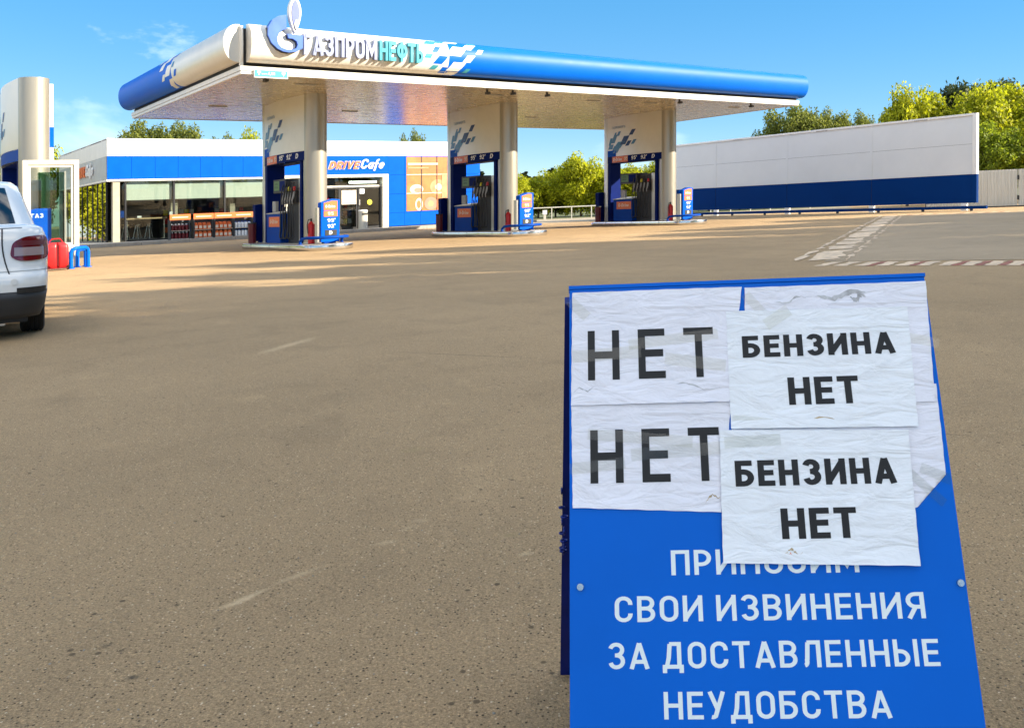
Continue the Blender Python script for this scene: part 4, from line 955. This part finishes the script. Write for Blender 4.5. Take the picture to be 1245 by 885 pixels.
# corrugated fence beyond the wall
fx = np.array([18.9, 39.9]); fd = np.array([.96, -.28])
fn_ = thing('sheet_fence', 'pale corrugated metal fence beside the end of the white wall', 'fence', (fx[0], fx[1], 0))
nS = 9; ang = math.atan2(fd[1], fd[0]); TF = SHM @ rotz(ang)
prof = []
for k in range(0, 9): prof += [(k*.14, 0), (k*.14+.05, 0), (k*.14+.07, -.03), (k*.14+.12, -.03)]
m = MB(); N = len(prof); m.add([(x, y, .06) for x, y in prof]+[(x, y, 1.66) for x, y in prof], [(i, i+1, N+i+1, N+i) for i in range(N-1)])
f0 = m.build('fence_sheet', 'corrugated', fn_, T=TF, fixn=False)
for i in range(1, nS):
    c = f0.copy(); col.objects.link(c); c.parent = fn_; c.location = Vector(TF @ np.array([i*1.23+(.05 if i > 2 else 0), 0, 0]))
for i in range(0, nS, 2): box(i*1.23-.03, i*1.23+.03, .01, .07, 0, 1.7).build('post', 'charcoal', fn_, T=TF)
for z in (.4, 1.3): box(2.46+1.23, 2.46+1.30, -.06, -.032, z-.1, z+.1).build('hinge', 'black', fn_, T=TF)
box(0, nS*1.23, .0, .03, .0, .055).build('base_rail', 'charcoal', fn_, T=TF)
# grey cabinet at the right picture edge
t = thing('utility_cabinet', 'grey metal cabinet just entering the right edge of the view', 'cabinet', (15.42, 25.2, 0))
box(0, .9, 0, .6, .08, 1.22).build('body', 'grey_plastic', t, T=TW, bevel=.01); box(-.03, .93, -.03, .63, 1.22, 1.27).build('cap', 'grey_plastic', t, T=TW); box(.02, .88, .02, .58, 0, .08).build('plinth', 'charcoal', t, T=TW)
# white roadside railing behind the islands
rl = thing('roadside_railing', 'thin white railing in front of the bushes behind the pumps', 'railing', (0, 55, 0))
for i in range(-6, 16): box(i*1.25-.03, i*1.25+.03, -.03, .03, 0, .78).build('post', 'rail_white', rl, T=TW)
MB().tube([(-8, 0, .76), (20, 0, .76)], .035, 6).build('top_rail', 'rail_white', rl, T=TW)
t = thing('marker_post', 'short white marker post standing at the railing', 'post', (2.05, 54.6, 0))
box(-.08, .08, -.03, .03, 0, .35).build('post', 'rail_white', t, T=TW); box(-.14, .14, -.04, .0, .35, .62).build('plate', 'white', t, T=TW)
# ------------------------------------------------------------------ parked car (rear quarter in view)
TC = SHM @ rotz(math.radians(28.5))
car = thing('parked_car', 'white saloon car seen from behind at the left edge', 'car', (-4.94, 7.46, 0))
ZT = [.20, .30, .44, .56, .62, .75, .92, 1.00, 1.035]
WT = [.80, .84, .862, .868, .862, .866, .852, .82, .75]
YR = [.07, .01, -.03, -.03, .015, .045, .07, .10, .19]
YF = [4.2, 4.28, 4.33, 4.33, 4.30, 4.22, 4.0, 3.85, 3.6]
def prof_(z): return np.interp(z, ZT, WT), np.interp(z, ZT, YR), np.interp(z, ZT, YF)
RR = .24
def opt(s, z, d=0.):          # point on the rear right outline, s measured from the rear centre
    w, y0, y1 = prof_(z); st = w-RR
    if s <= st: return (s, y0-d, z)
    a = (s-st)/RR
    if a <= math.pi/2: return (st+(RR+d)*math.sin(a), y0+RR-(RR+d)*math.cos(a), z)
    return (w+d, y0+RR+(a-math.pi/2)*RR, z)
def cbd(mb, name, mat, **k): return mb.build(name, mat, k.pop('parent', car), T=TC, **k)
def loft(zs, fn, capb=False, capt=True):
    m = MB(); R_ = [fn(z) for z in zs]; n = len(R_[0]); v = []
    for z, r in zip(zs, R_): v += [(x, y, z) for x, y in r]
    f = [(i*n+k, i*n+(k+1) % n, (i+1)*n+(k+1) % n, (i+1)*n+k) for i in range(len(zs)-1) for k in range(n)]
    if capt: f.append(tuple(range((len(zs)-1)*n, len(zs)*n)))
    if capb: f.append(tuple(range(n-1, -1, -1)))
    return m.add(v, f)
def lower(z): w, y0, y1 = prof_(z); return rrect(-w, w, y0, y1, RR, .45, 10)
zz = [.44, .47, .50, .56, .59, .62, .66, .75, .84, .92, .96, 1.00, 1.02, 1.035]
cbd(loft(zz, lower), 'body', 'car_white', smooth='all')
cbd(loft([.20, .24, .30, .37, .435], lower, True, True), 'lower_bumper', 'car_plastic', smooth='all')
GZ = [.99, 1.06, 1.15, 1.25, 1.35, 1.43, 1.48, 1.505]; GW = [.77, .745, .71, .675, .64, .60, .54, .42]; GR = [.50, .60, .73, .88, 1.05, 1.20, 1.36, 1.60]; GF = [3.15, 3.0, 2.85, 2.68, 2.5, 2.36, 2.2, 2.0]
def gh(z): w = np.interp(z, GZ, GW); return rrect(-w, w, np.interp(z, GZ, GR), np.interp(z, GZ, GF), .26, .3, 10)
cbd(loft(GZ, gh), 'cabin', 'car_white', smooth='all')
def gpt(s, z, d):
    w = np.interp(z, GZ, GW); y0 = np.interp(z, GZ, GR); st = w-.26; sg = 1 if s >= 0 else -1; s = abs(s)
    if s <= st: return (sg*s, y0-d, z)
    a = min(math.pi/2, (s-st)/.26); return (sg*(st+(.26+d)*math.sin(a)), y0+.26-(.26+d)*math.cos(a), z)
cbd(MB().grid(lambda u, v: gpt((-1+2*u)*(.60-.10*v), 1.05+.36*v, .008), 16, 6), 'rear_window', 'car_glass', smooth=True)
for sg in (-1, 1):
    cbd(MB().grid(lambda u, v: (sg*(np.interp(1.06+.34*v, GZ, GW)+.006), (1.02+.32*v)+(1.7-.45*v)*u, 1.06+.34*v), 6, 4), 'side_window', 'car_glass')
lt = cbd(MB().grid(lambda u, v: opt(.56+.03*v*(1-u)+(.40-.01*v)*u+.05*(1-2*u)*abs(2*v-1)**4, .705+.22*v+.012*u+.02*(1-2*v)*abs(2*u-1)**4, .014), 18, 10), 'tail_light', 'lamp_red', smooth=True)
tag(lt, 'red and clear tail light')
cbd(MB().grid(lambda u, v: opt(.60+.25*u, .755+.075*v, .019), 8, 2), 'clear_lens', 'lamp_clear', parent=lt, smooth=True)
cbd(MB().grid(lambda u, v: opt(.62+.24*u, .845+.045*v, .019), 8, 2), 'upper_lens', 'dark_red', parent=lt, smooth=True)
cbd(MB().grid(lambda u, v: opt(-.0+.66*u+.0, 1.003+.006*v, .006), 8, 1), 'boot_gap', 'black')
cbd(MB().grid(lambda u, v: opt(.50+.012*u+.10*max(0, .75-v)**2, .60+.40*v, .004), 1, 8), 'boot_gap', 'black')
cbd(MB().grid(lambda u, v: opt(.30+.75*u, .618+.006*v, .004), 14, 1), 'bumper_gap', 'grey_plastic')
cbd(MB().grid(lambda u, v: opt(.62+.28*u, .425+.05*v, .008), 8, 1), 'reflector_recess', 'black')
cbd(MB().grid(lambda u, v: opt(-.02+.5*u, .36+.03*v, .008), 6, 1), 'bumper_trim', 'grey_plastic')
cbd(MB().disc((.60, -.036, .53), (0, 1, 0), .028, .006, 20), 'tow_cover', 'car_white')
cbd(MB().box(-.7, .7, .2, 4.0, .15, .3), 'underbody', 'black')
cbd(MB().box(.48, .52, .3, .34, .12, .2), 'exhaust_hanger', 'steel')
for sx in (-1, 1):
    for y in (.80, 3.42):
        prof2 = [(-.105, .20), (-.105, .27), (-.095, .298)]
        for k in range(5): prof2 += [(-.085+.036*k, .31), (-.062+.036*k, .31), (-.060+.036*k, .302), (-.051+.036*k, .302)]
        prof2 += [(.095, .298), (.105, .27), (.105, .20)]
        n = 36; m = MB(); v = [(sx*.735+x, y+r*math.cos(2*math.pi*i/n), .31+r*math.sin(2*math.pi*i/n)) for x, r in prof2 for i in range(n)]
        m.add(v, [(a*n+i, a*n+(i+1) % n, (a+1)*n+(i+1) % n, (a+1)*n+i) for a in range(len(prof2)-1) for i in range(n)])
        wh = cbd(m, 'wheel', 'tyre', smooth=True)
        cbd(MB().disc((sx*.76, y, .31), (1, 0, 0), .205, .12, 24), 'rim', 'silver', parent=wh)

# ------------------------------------------------------------------ A-frame notice board
ST = np.array([.1000, 1.5220, .8690]); se = np.array([.99814, -.0610, 0]); su = np.array([.0204, .3340, .9423]); sn = np.array([-.0575, -.9407, .3345])
se /= np.linalg.norm(se); su -= se*(se@su); su /= np.linalg.norm(su); sn = np.cross(se, su)
def sp(a, b, d=0.): return tuple(ST+a*se-b*su+d*sn)
SO = tuple(ST+.3*se-.92*su); SOg = np.array([SO[0], SO[1], 0.])
ab = thing('notice_board', 'blue A-frame pavement board with white apology lettering', 'sign', SOg)
def nb(mb, name, mat, **k): return mb.build(name, mat, k.pop('parent', ab), T=TW, org=SOg, **k)
def sbx3(a0, a1, b0, b1, d0, d1):
    m = MB(); m.add([sp(a0, b0, d0), sp(a1, b0, d0), sp(a1, b1, d0), sp(a0, b1, d0), sp(a0, b0, d1), sp(a1, b0, d1), sp(a1, b1, d1), sp(a0, b1, d1)],
                    [(0, 1, 2, 3), (7, 6, 5, 4), (0, 4, 5, 1), (1, 5, 6, 2), (2, 6, 7, 3), (3, 7, 4, 0)]); return m
nb(sbx3(0, .602, 0, .905, -.003, 0), 'front_panel', 'sign_blue', bevel=.001)
for a in (.002, .578): nb(sbx3(a, a+.022, .004, .918, -.026, -.003), 'front_frame_bar', 'sign_side')
for b in (.004, .86): nb(sbx3(.024, .578, b, b+.022, -.0255, -.0035), 'front_frame_bar', 'sign_side')
nb(sbx3(-.001, .603, -.006, .0, -.028, .002), 'top_edge', 'sign_blue')
# rear frame leaning the other way
rt0 = ST-.0*su-.03*sn; rv = np.array([.012, .355, -.86]); rv /= np.linalg.norm(rv)
for a in (-.006, .574):
    p0_ = rt0+(a+.012)*se-.012*su; ln = (p0_[2]-.002)/-rv[2]
    P1 = p0_+rv*ln; hw = se*.014; dp = np.cross(se, rv)*.012
    m = MB(); m.add([p0_-hw-dp, p0_+hw-dp, p0_+hw+dp, p0_-hw+dp, P1-hw-dp, P1+hw-dp, P1+hw+dp, P1-hw+dp], [(0, 1, 2, 3), (7, 6, 5, 4), (0, 4, 5, 1), (1, 5, 6, 2), (2, 6, 7, 3), (3, 7, 4, 0)])
    nb(m, 'rear_leg', 'sign_side')
def rp(a, f, d=0.): return tuple(rt0+a*se-.012*su+rv*f+np.cross(se, rv)*d)
m = MB(); m.add([rp(.02, .05, .0), rp(.58, .05, 0), rp(.58, .78, 0), rp(.02, .78, 0), rp(.02, .05, .003), rp(.58, .05, .003), rp(.58, .78, .003), rp(.02, .78, .003)], [(0, 1, 2, 3), (7, 6, 5, 4), (0, 4, 5, 1), (1, 5, 6, 2), (2, 6, 7, 3), (3, 7, 4, 0)])
nb(m, 'rear_panel', 'sign_side')
m = MB(); m.tube([rp(.0, .82), rp(.59, .82)], .011, 8); nb(m, 'rear_crossbar', 'sign_side')
# chain between front and rear frames
c0 = np.array(sp(-.002, .36, -.016)); c1 = np.array(rp(-.004, .40)); mlinks = 12
for i in range(mlinks):
    f = (i+.5)/mlinks; c = c0+(c1-c0)*f+np.array([-.006, 0, -.10*4*f*(1-f)-.0])
    m = MB(); ax = (c1-c0)/np.linalg.norm(c1-c0); up_ = np.array([0, 0, 1.]) if i % 2 else np.array([1., 0, 0])
    m.tube([tuple(c+ax*.009*math.cos(t)+up_*.0055*math.sin(t)) for t in [2*math.pi*k/10 for k in range(10)]], .0017, 5, closed=True)
    nb(m, 'chain_link', 'sign_side', smooth=True)
for a, b in ((.0163, .4768), (.5929, .4795)):
    m = MB(); c = sp(a, b, .0015); m.disc(c, sn, .0052, .004, 16); m.disc(sp(a, b, .0042), sn, .003, .0016, 12); nb(m, 'screw', 'steel', smooth=True)
SF = lambda u, v, d: sp(u, -v, .0003+d)
for tx, a0, a1, b1, h in (('ПРИНОСИМ', .1584, .445, .4622, .0362), ('СВОИ ИЗВИНЕНИЯ', .0695, .5363, .5278, .0364), ('ЗА ДОСТАВЛЕННЫЕ', .0585, .549, .5925, .0364), ('НЕУДОБСТВА', .1402, .4713, .6600, .0364)):
    tw = lambda w_: sum(glyph(c, .148)[0]+.155 for c in w_)-.155
    ws = tx.split(' '); tot = sum(tw(w_) for w_ in ws)+(len(ws)-1)*.455; a = a0
    for w_ in ws:
        wd = (a1-a0)*tw(w_)/tot; nb(text_mb(w_, SF, a, -b1, h, width=wd, t=.148, track=.155, step=.00008), 'lettering', 'sign_white'); a += wd+(a1-a0)*.455/tot
# paper sheets taped over the board
def wr(a, b, k):
    return .0007+.0003*math.sin(31*a+9*b+2)+.0003*math.sin(-14*a+47*b+3.4)+.00014*math.sin(70*a+38*b+4.6)+.00014*math.sin(25*a-83*b+1.2)+.0001*math.sin(60*a+20*b+k)+.0001*math.sin(90*b-30*a+2.1*k)
def bil(c, u, v): (a, b, cc, d) = c; return tuple((a[i]*(1-u)+b[i]*u)*(1-v)+(d[i]*(1-u)+cc[i]*u)*v for i in (0, 1))
def sub_text(tx, fn, a0, a1, b1, h, t, track):
    # same as text_mb but with strokes cut short so that they follow the crumpled sheet
    global glyph
    old = glyph
    def g2(ch, tt):
        w, ls = old(ch, tt); o = []
        for pl in ls:
            q = [pl[0]]
            for p in pl[1:]:
                L_ = math.dist(q[-1], p); k = max(1, int(L_*h/.008)) if h else 1; s0 = q[-1]
                for j in range(1, k+1): q.append((s0[0]+(p[0]-s0[0])*j/k, s0[1]+(p[1]-s0[1])*j/k))
            o.append(q)
        return w, o
    glyph = g2
    m = text_mb(tx, fn, a0, -b1, h, width=a1-a0, t=t, track=track, step=.00005); glyph = old
    return m
def paper(name, label, corners, base, k, texts=(), tapes=(), stains=(), cut=None, curl=0.):
    o = thing(name, label, 'paper', SOg, 'paper sheets taped to the board')
    ctr = np.mean(np.array(corners), axis=0); ro = np.array(sp(ctr[0]/1000, ctr[1]/1000, 0)); o.location = SH(ro)
    def f(a, b, d=0.):
        return sp(a, b, base+wr(a, b, k)+d)
    nu, nv = 34, 24
    def gpt2(u, v):
        if cut: v = v-max(0, cut(u, v))
        a, b = bil(corners, u, v); e = min(u, 1-u, v, 1-v)
        jit = 0 if e > .001 else .0003
        a = a/1000+jit*math.sin(40*v+k*3); b = b/1000+jit*math.sin(37*u+k)
        lift = curl*max(0, (v-.85)/.15)**2*(.4+.6*abs(math.sin(3*u+k)))
        return f(a, b, lift)
    m = MB(); V = [gpt2(i/nu, j/nv) for j in range(nv+1) for i in range(nu+1)]
    Fc = [(j*(nu+1)+i, j*(nu+1)+i+1, (j+1)*(nu+1)+i+1, (j+1)*(nu+1)+i) for j in range(nv) for i in range(nu)]
    m.add(V, Fc)
    sh = m.build('sheet', 'paper' if base > .002 else 'paper_old', o, T=TW, org=ro, smooth='all', fixn=False)
    for tx, a0, a1, b1, h, t, tr in texts:
        ws = [glyph(c, t)[0] for c in tx]; tot = sum(ws)+tr*(len(tx)-1); x_ = 0
        if tr < .3: sub_text(tx, lambda u, v, d: f(u, -v, .0006+d), a0, a1, b1, h, t, tr).build('lettering', 'ink', o, T=TW, org=ro, fixn=False)
        else:
            for c, w_ in zip(tx, ws):
                s_ = (a1-a0)/tot; sub_text(c, lambda u, v, d: f(u, -v, .0006+d), a0+x_*s_, a0+(x_+w_)*s_, b1, h, t, tr).build('letter', 'ink', o, T=TW, org=ro, fixn=False); x_ += w_+tr
    for (a0, b0, a1, b1, w) in tapes:
        dv_ = np.array([a1-a0, b1-b0]); L_ = np.linalg.norm(dv_); dv_ /= L_; nv_ = np.array([-dv_[1], dv_[0]])
        mm = MB(); mm.grid(lambda u, v: f(*(np.array([a0, b0])+dv_*L_*u+nv_*w*(v-.5)), .0008), 12, 2); mm.build('tape_strip', 'tape', o, T=TW, org=ro, smooth='all', fixn=False)
    for (a0, b0, a1, b1, w, mat) in stains:
        n = 14; L1, L2 = [], []
        for j in range(n+1):
            u = j/n; a = a0+(a1-a0)*u+rnd.uniform(-.001, .001); b = b0+(b1-b0)*u+.004*math.sin(u*7+k)+rnd.uniform(-.0012, .0012); ww = w*(.3+rnd.random())*math.sin(math.pi*(u*.9+.05))
            L1.append(f(a, b-ww/2, .0006)); L2.append(f(a, b+ww/2, .0006))
        mm = MB(); mm.add(L1+L2, [(j, j+1, n+2+j, n+1+j) for j in range(n)]); mm.build('glue_mark', mat, o, T=TW, org=ro, fixn=False)
    return o
M('smudge', (.50, .50, .51), .6, var=.25, scale=60)
paper('paper_sheet', 'lower left paper sheet on the board reading NO in Russian', [(3, 196), (266, 199), (240, 371), (5, 359.7)], .0002, 1.3,
      texts=(('НЕТ', .0338, .2430, .3232, .0838, .150, .36),), tapes=((.03, .245, .20, .262, .018), (.10, .28, .245, .272, .02), (.0, .30, .09, .292, .018)), stains=((.215, .352, .24, .345, .003, 'glue'),), curl=.002)
paper('paper_sheet', 'upper left paper sheet on the board reading NO in Russian', [(5, 6.5), (295, 6.5), (263, 199), (2.6, 198.5)], .0018, 2.9,
      texts=(('НЕТ', .0310, .2420, .1580, .0835, .145, .38),), tapes=((.005, .118, .12, .112, .02), (.10, .10, .25, .086, .018), (.16, .125, .26, .14, .02), (.0, .02, .03, .05, .018)), stains=((.17, .168, .25, .178, .002, 'smudge'), (.008, .176, .04, .170, .002, 'smudge')), curl=.0025)
paper('paper_sheet', 'torn blank paper sheet at the right edge of the board below another', [(264, 175), (597, 180), (591.5, 372), (264, 372)], .0007, 4.1,
      cut=lambda u, v: ((u-.845)/.155+(v-.74)/.26-1)*.26 if u > .845 else 0, tapes=((.53, .31, .585, .365, .014), (.555, .31, .60, .33, .016)))
paper('paper_sheet', 'blank paper sheet with a grey smudge at the top right of the board', [(300, 8.4), (602, 8.6), (591, 208.5), (288, 205)], .0019, 5.7,
      stains=((.42, .030, .50, .024, .010, 'smudge'), (.475, .033, .50, .031, .012, 'smudge'), (.35, .036, .40, .03, .003, 'smudge')), tapes=((.55, .10, .61, .115, .016), (.30, .02, .34, .07, .016)), curl=.001)
paper('paper_sheet', 'upper right paper sheet reading no petrol in Russian', [(265.8, 48.9), (566.3, 51.1), (558.8, 247), (262.5, 242.8)], .0032, 7.2,
      texts=(('БЕНЗИНА', .2890, .5380, .1285, .0362, .205, .13), ('НЕТ', .3585, .4720, .2078, .0445, .195, .12)), tapes=((.33, .075, .37, .05, .02), (.265, .23, .33, .238, .018)),
      stains=((.355, .233, .455, .234, .0022, 'glue'), (.275, .233, .325, .24, .002, 'glue')), curl=.0025)
paper('paper_sheet', 'lowest paper sheet reading no petrol in Russian, over the lettering', [(243.8, 245), (542, 252), (535.1, 454.2), (237.7, 445.8)], .0048, 8.8,
      texts=(('БЕНЗИНА', .2642, .5150, .3330, .0395, .205, .13), ('НЕТ', .3310, .4468, .4125, .0452, .195, .12)), tapes=((.25, .265, .34, .262, .018),),
      stains=((.335, .431, .36, .432, .004, 'glue'), (.337, .437, .352, .438, .002, 'orange')), curl=.003)

# ------------------------------------------------------------------ trees
def leaves(cent, rad, n, size, seed, up=.3, flat=1.):
    g = np.random.default_rng(seed); k = len(cent); idx = g.integers(0, k, n)
    d = g.normal(size=(n, 3)); d /= np.linalg.norm(d, axis=1)[:, None]
    rr = rad[idx]*(g.random(n)**.45); c = cent[idx]+d*rr[:, None]*np.array([1, 1, flat])
    nrm = d*.7+g.normal(size=(n, 3))*.6+np.array([0, 0, up]); nrm /= np.linalg.norm(nrm, axis=1)[:, None]
    a = np.cross(nrm, g.normal(size=(n, 3))); a /= np.linalg.norm(a, axis=1)[:, None]; b = np.cross(nrm, a)
    s = size*(.6+.8*g.random(n))[:, None]
    V = np.stack([c-a*s, c-b*s*.55, c+a*s, c+b*s*.55], axis=1).reshape(-1, 3)
    return V
def leafobj(name, V, mat, parent):
    n = len(V)//4; me = bpy.data.meshes.new(name)
    me.vertices.add(len(V)); me.vertices.foreach_set('co', V.astype(np.float32).ravel())
    me.loops.add(4*n); me.loops.foreach_set('vertex_index', np.arange(4*n, dtype=np.int32))
    me.polygons.add(n); me.polygons.foreach_set('loop_start', np.arange(0, 4*n, 4, dtype=np.int32)); me.polygons.foreach_set('loop_total', np.full(n, 4, dtype=np.int32))
    me.update(calc_edges=True); me.materials.append(MATS[mat])
    o = bpy.data.objects.new(name, me); col.objects.link(o); o.parent = parent; return o
def crown_pts(h, r, z0, n, seed, kind):
    g = np.random.default_rng(seed); C = []; R_ = []
    while len(C) < n:
        p = g.uniform(-1, 1, 3)
        if p@p > 1: continue
        if kind == 'cone':
            f = (p[2]+1)/2; w = r*(1-f)**.8*.95+.04; a = g.uniform(0, 6.28); q = w*g.random()**.5; C.append((q*math.cos(a), q*math.sin(a), z0+(h-z0)*f)); R_.append(max(.10, w*.42)); continue
        if (p@p)**.5 < .35 and g.random() < .7: continue
        C.append((p[0]*r*.82, p[1]*r*.82, z0+(h-z0)*(.5+.44*p[2]))); R_.append(r*g.uniform(.20, .36))
    return np.array(C), np.array(R_)
def make_tree(h, r, z0, ncl, nlf, size, mat, seed, kind='round'):
    root = thing('tree', None, None, (0, 0, 0)); g = random.Random(seed)
    C, R_ = crown_pts(h, r, z0, ncl, seed, kind)
    tr = MB(); tr.tube([(0, 0, -.3), (g.uniform(-.05, .05)*h*.1, 0, h*.25), (g.uniform(-.1, .1)*r, g.uniform(-.1, .1)*r, h*.55), (g.uniform(-.1, .1)*r, 0, h*.86)], [h*.022, h*.018, h*.012, h*.004], 8)
    for i in range(0, ncl, max(1, ncl//12)):
        c = C[i]; b = Vector((0, 0, max(z0*.6, c[2]*.55))); e = Vector(c); mdp = (b+e)/2+Vector((0, 0, -.06*h*g.random()))
        tr.tube([tuple(b), tuple(mdp), tuple(e)], [h*.009, h*.006, h*.002], 5)
    tr.build('trunk', 'bark', root, T=TI, smooth=True)
    leafobj('crown', leaves(C, R_, nlf, size, seed+1), mat, root)
    return root
PROTO = {}
used = {}
SPEC = {'lime': (6.0, 2.6, .4, 70, 15000, .115, 'leaf_lime', 3, 'round'), 'lime2': (6.0, 2.2, .2, 60, 14000, .11, 'leaf_lime', 15, 'round'), 'green': (7.0, 3.0, .6, 70, 15000, .125, 'leaf_green', 21, 'round'), 'olive': (7.3, 3.0, 1.6, 80, 17000, .11, 'leaf_olive', 33, 'round'),
        'bush': (4.0, 1.9, .05, 60, 11000, .09, 'leaf_lime', 41, 'round'), 'bush2': (4.0, 1.7, .05, 54, 11000, .09, 'leaf_lime', 47, 'round'), 'dark': (7.0, 2.6, .8, 56, 11000, .13, 'leaf_dark', 51, 'round'), 'pine': (6.0, 1.3, .1, 90, 9000, .12, 'leaf_dark', 61, 'cone'),
        'tall': (11.0, 4.6, 1.6, 80, 7500, .30, 'leaf_green', 71, 'round')}
def tree(kind, x, y, h, w, label, group, name='tree', cat='tree'):
    if kind not in PROTO: PROTO[kind] = make_tree(*SPEC[kind]); o = PROTO[kind]
    else: o = copytree(PROTO[kind])
    for k in list(o.keys()): del o[k]
    o.name = name; s = h/SPEC[kind][0]; ws = w/SPEC[kind][1]
    o.scale = (ws, ws, s); o.rotation_euler = (0, 0, rnd.uniform(0, 6.28)); o.location = SH((x, y, 0)); return tag(o, label, cat, group)
# bushes behind the railing
BUSH = ('light green bush right beside the middle pylon, behind the railing', 'darker green bush second right of the middle pylon, behind the railing', 'light green bush just left of the tallest one behind the railing', 'tallest light green bush behind the railing',
        'darker green bush just right of the tallest one, before the rightmost pylon', 'light green bush seen through the opening of the rightmost pylon', 'light green bush behind the rightmost pylon column', 'darker green bush between the rightmost pylon and the white wall',
        'light green bush hidden low behind the start of the white wall', 'darker green bush behind the column of the middle pylon', 'low light green bush behind the left end of the white wall')
YT = ('yellow green tree with a pointed top above the right part of the wall', 'yellow green tree second from the left above the right part of the wall', 'tall yellow green tree above the right end of the wall', 'tall yellow green tree just right of the wall end, behind the fence',
      'green tree rising behind the fence near the right picture edge', 'yellow green tree at the right picture edge behind the fence', 'lower yellow green tree just behind the fence beside the wall end', 'low green tree hidden behind the end of the white wall', 'low green tree close behind the fence at the right', 'yellow green tree beyond the right picture edge')
DT = ('dark tree top left of the three above the yellow green trees', 'middle dark tree top above the yellow green trees', 'dark tree top nearest the right picture edge')
for i, (x, h, w, k) in enumerate(((.2, 3.2, 1.6, 'bush'), (1.9, 3.3, 1.6, 'bush2'), (3.2, 3.7, 1.7, 'bush'), (4.9, 4.5, 2.0, 'bush'), (6.6, 3.7, 1.7, 'bush2'), (8.4, 3.5, 1.7, 'bush'), (10.2, 3.7, 1.8, 'bush'), (12.2, 3.8, 1.9, 'bush2'), (14.0, 3.6, 1.8, 'bush'), (-1.6, 3.1, 1.6, 'bush2'), (16.0, 3.4, 1.8, 'bush'))):
    tree(k, x, 61.5+(i*7 % 5)*.7, h, w, BUSH[i], 'bushes behind the railing', 'bush', 'bush')
for i in range(16):
    tree('pine', -4+i*1.7+rnd.uniform(-.5, .5), 100+rnd.uniform(-6, 8), 4.9+rnd.uniform(-.6, .7), 1.9, 'dark conifer in the far row behind the bushes', 'far conifers', 'conifer_tree')
# trees behind the shop
for x, y, h, w, k, lab in ((-25.2, 60, 8.3, 2.3, 'olive', 'left of two rounded trees rising above the shop roof'), (-22.5, 60, 8.1, 2.0, 'olive', 'right of two rounded trees rising above the shop roof'),
        (-20.0, 61, 7.1, 1.5, 'olive', 'small tree top just above the shop roof, left of the first pylon'), (-18.0, 60, 7.15, 1.2, 'lime', 'pale tree top showing over the shop roof beside the first pylon'), (-18.9, 62, 7.0, 1.2, 'olive', 'lower tree top between two others above the shop roof'),
        (-33.0, 60, 7.2, 2.4, 'lime', 'pale tree over the shop beside the gas pylon'), (-36.5, 60, 6.2, 2.6, 'green', 'green tree behind the gas pylon at the left edge'), (-7.0, 62, 6.9, 1.2, 'olive', 'tree tip above the cafe roof between the first two pylons')):
    tree(k, x, y, h, w, lab, 'trees behind the shop')
# behind the white wall
for x, y, h, w, k, lab in ((19.2, 60, 7.5, 2.3, 'olive', 'broad olive green tree above the white wall by the canopy corner'), (21.8, 60, 7.0, 1.7, 'olive', 'second olive tree above the middle of the white wall'), (23.7, 60, 6.7, 1.5, 'olive', 'smaller olive tree right of the two over the white wall'), (17.6, 61, 5.9, 1.6, 'olive', 'low olive tree at the canopy end above the white wall')):
    tree(k, x, y, h, w, lab, 'olive trees beyond the wall')
for i, (x, y, h, w, k) in enumerate(((22.6, 50, 7.1, 1.7, 'lime'), (24.8, 51, 6.7, 1.9, 'lime2'), (26.6, 49.5, 6.9, 2.0, 'lime'), (28.4, 50, 7.0, 2.0, 'lime2'), (30.4, 49, 6.4, 2.2, 'green'), (32.8, 48.5, 6.3, 2.4, 'lime'), (28.2, 46.5, 5.0, 2.0, 'lime2'), (25.4, 46.5, 4.4, 1.8, 'green'), (30.6, 45.5, 4.6, 2.2, 'green'), (35.5, 48, 6.5, 2.6, 'lime2'))):
    tree(k, x, y, h, w, YT[i], 'yellow green trees at the right')
for i, (x, y, h) in enumerate(((30.0, 60, 8.7), (31.8, 61, 9.0), (33.6, 60, 8.9))):
    tree('dark', x, y, h, 2.2, DT[i], 'dark trees at the right')
# trees along the right side of the lot, out of view; they shade the foreground
for x, y, h, w in ((20, -9.5, 13, 5), (21, -5, 13, 5), (19.5, -1.0, 13.2, 4.6), (20.5, 3.2, 13.6, 4.6), (20, 7.0, 11.4, 3.2), (22, 10.4, 12.4, 2.6), (21.5, 13.4, 12.3, 2.4), (24, 16.8, 12.6, 2.3), (25, 20.2, 9.6, 2.6), (26, 24.0, 9.0, 2.8), (27.5, 28, 8.0, 2.6), (26, -14, 12, 5), (29, 4, 12, 4.6), (30, -3, 12.5, 5)):
    tree('tall', x, y, h, w, 'tree along the right side of the lot, outside the picture', 'trees along the right side')
# trees off to the left, mirrored in the shop's side windows
for x, y, h, w, k in ((-38, 56, 7.5, 3.4, 'lime'), (-43, 60, 8.0, 3.4, 'lime'), (-48, 65, 8.5, 3.6, 'lime'), (-53, 70, 8.5, 3.6, 'green'), (-41, 52, 6.5, 3.0, 'green'), (-47, 57, 7.0, 3.2, 'lime'), (-34, 34, 6.5, 3.2, 'lime'), (-38, 29, 6.8, 3.2, 'lime'), (-42, 24, 6.5, 3.0, 'green'), (-36, 40, 6.4, 3.0, 'lime'), (-45, 33, 8, 3.5, 'green'), (-48, 19, 7, 3.4, 'lime')):
    tree(k, x, y, h, w, 'leafy tree at the left side of the lot, mirrored in the shop windows', 'trees at the left side')
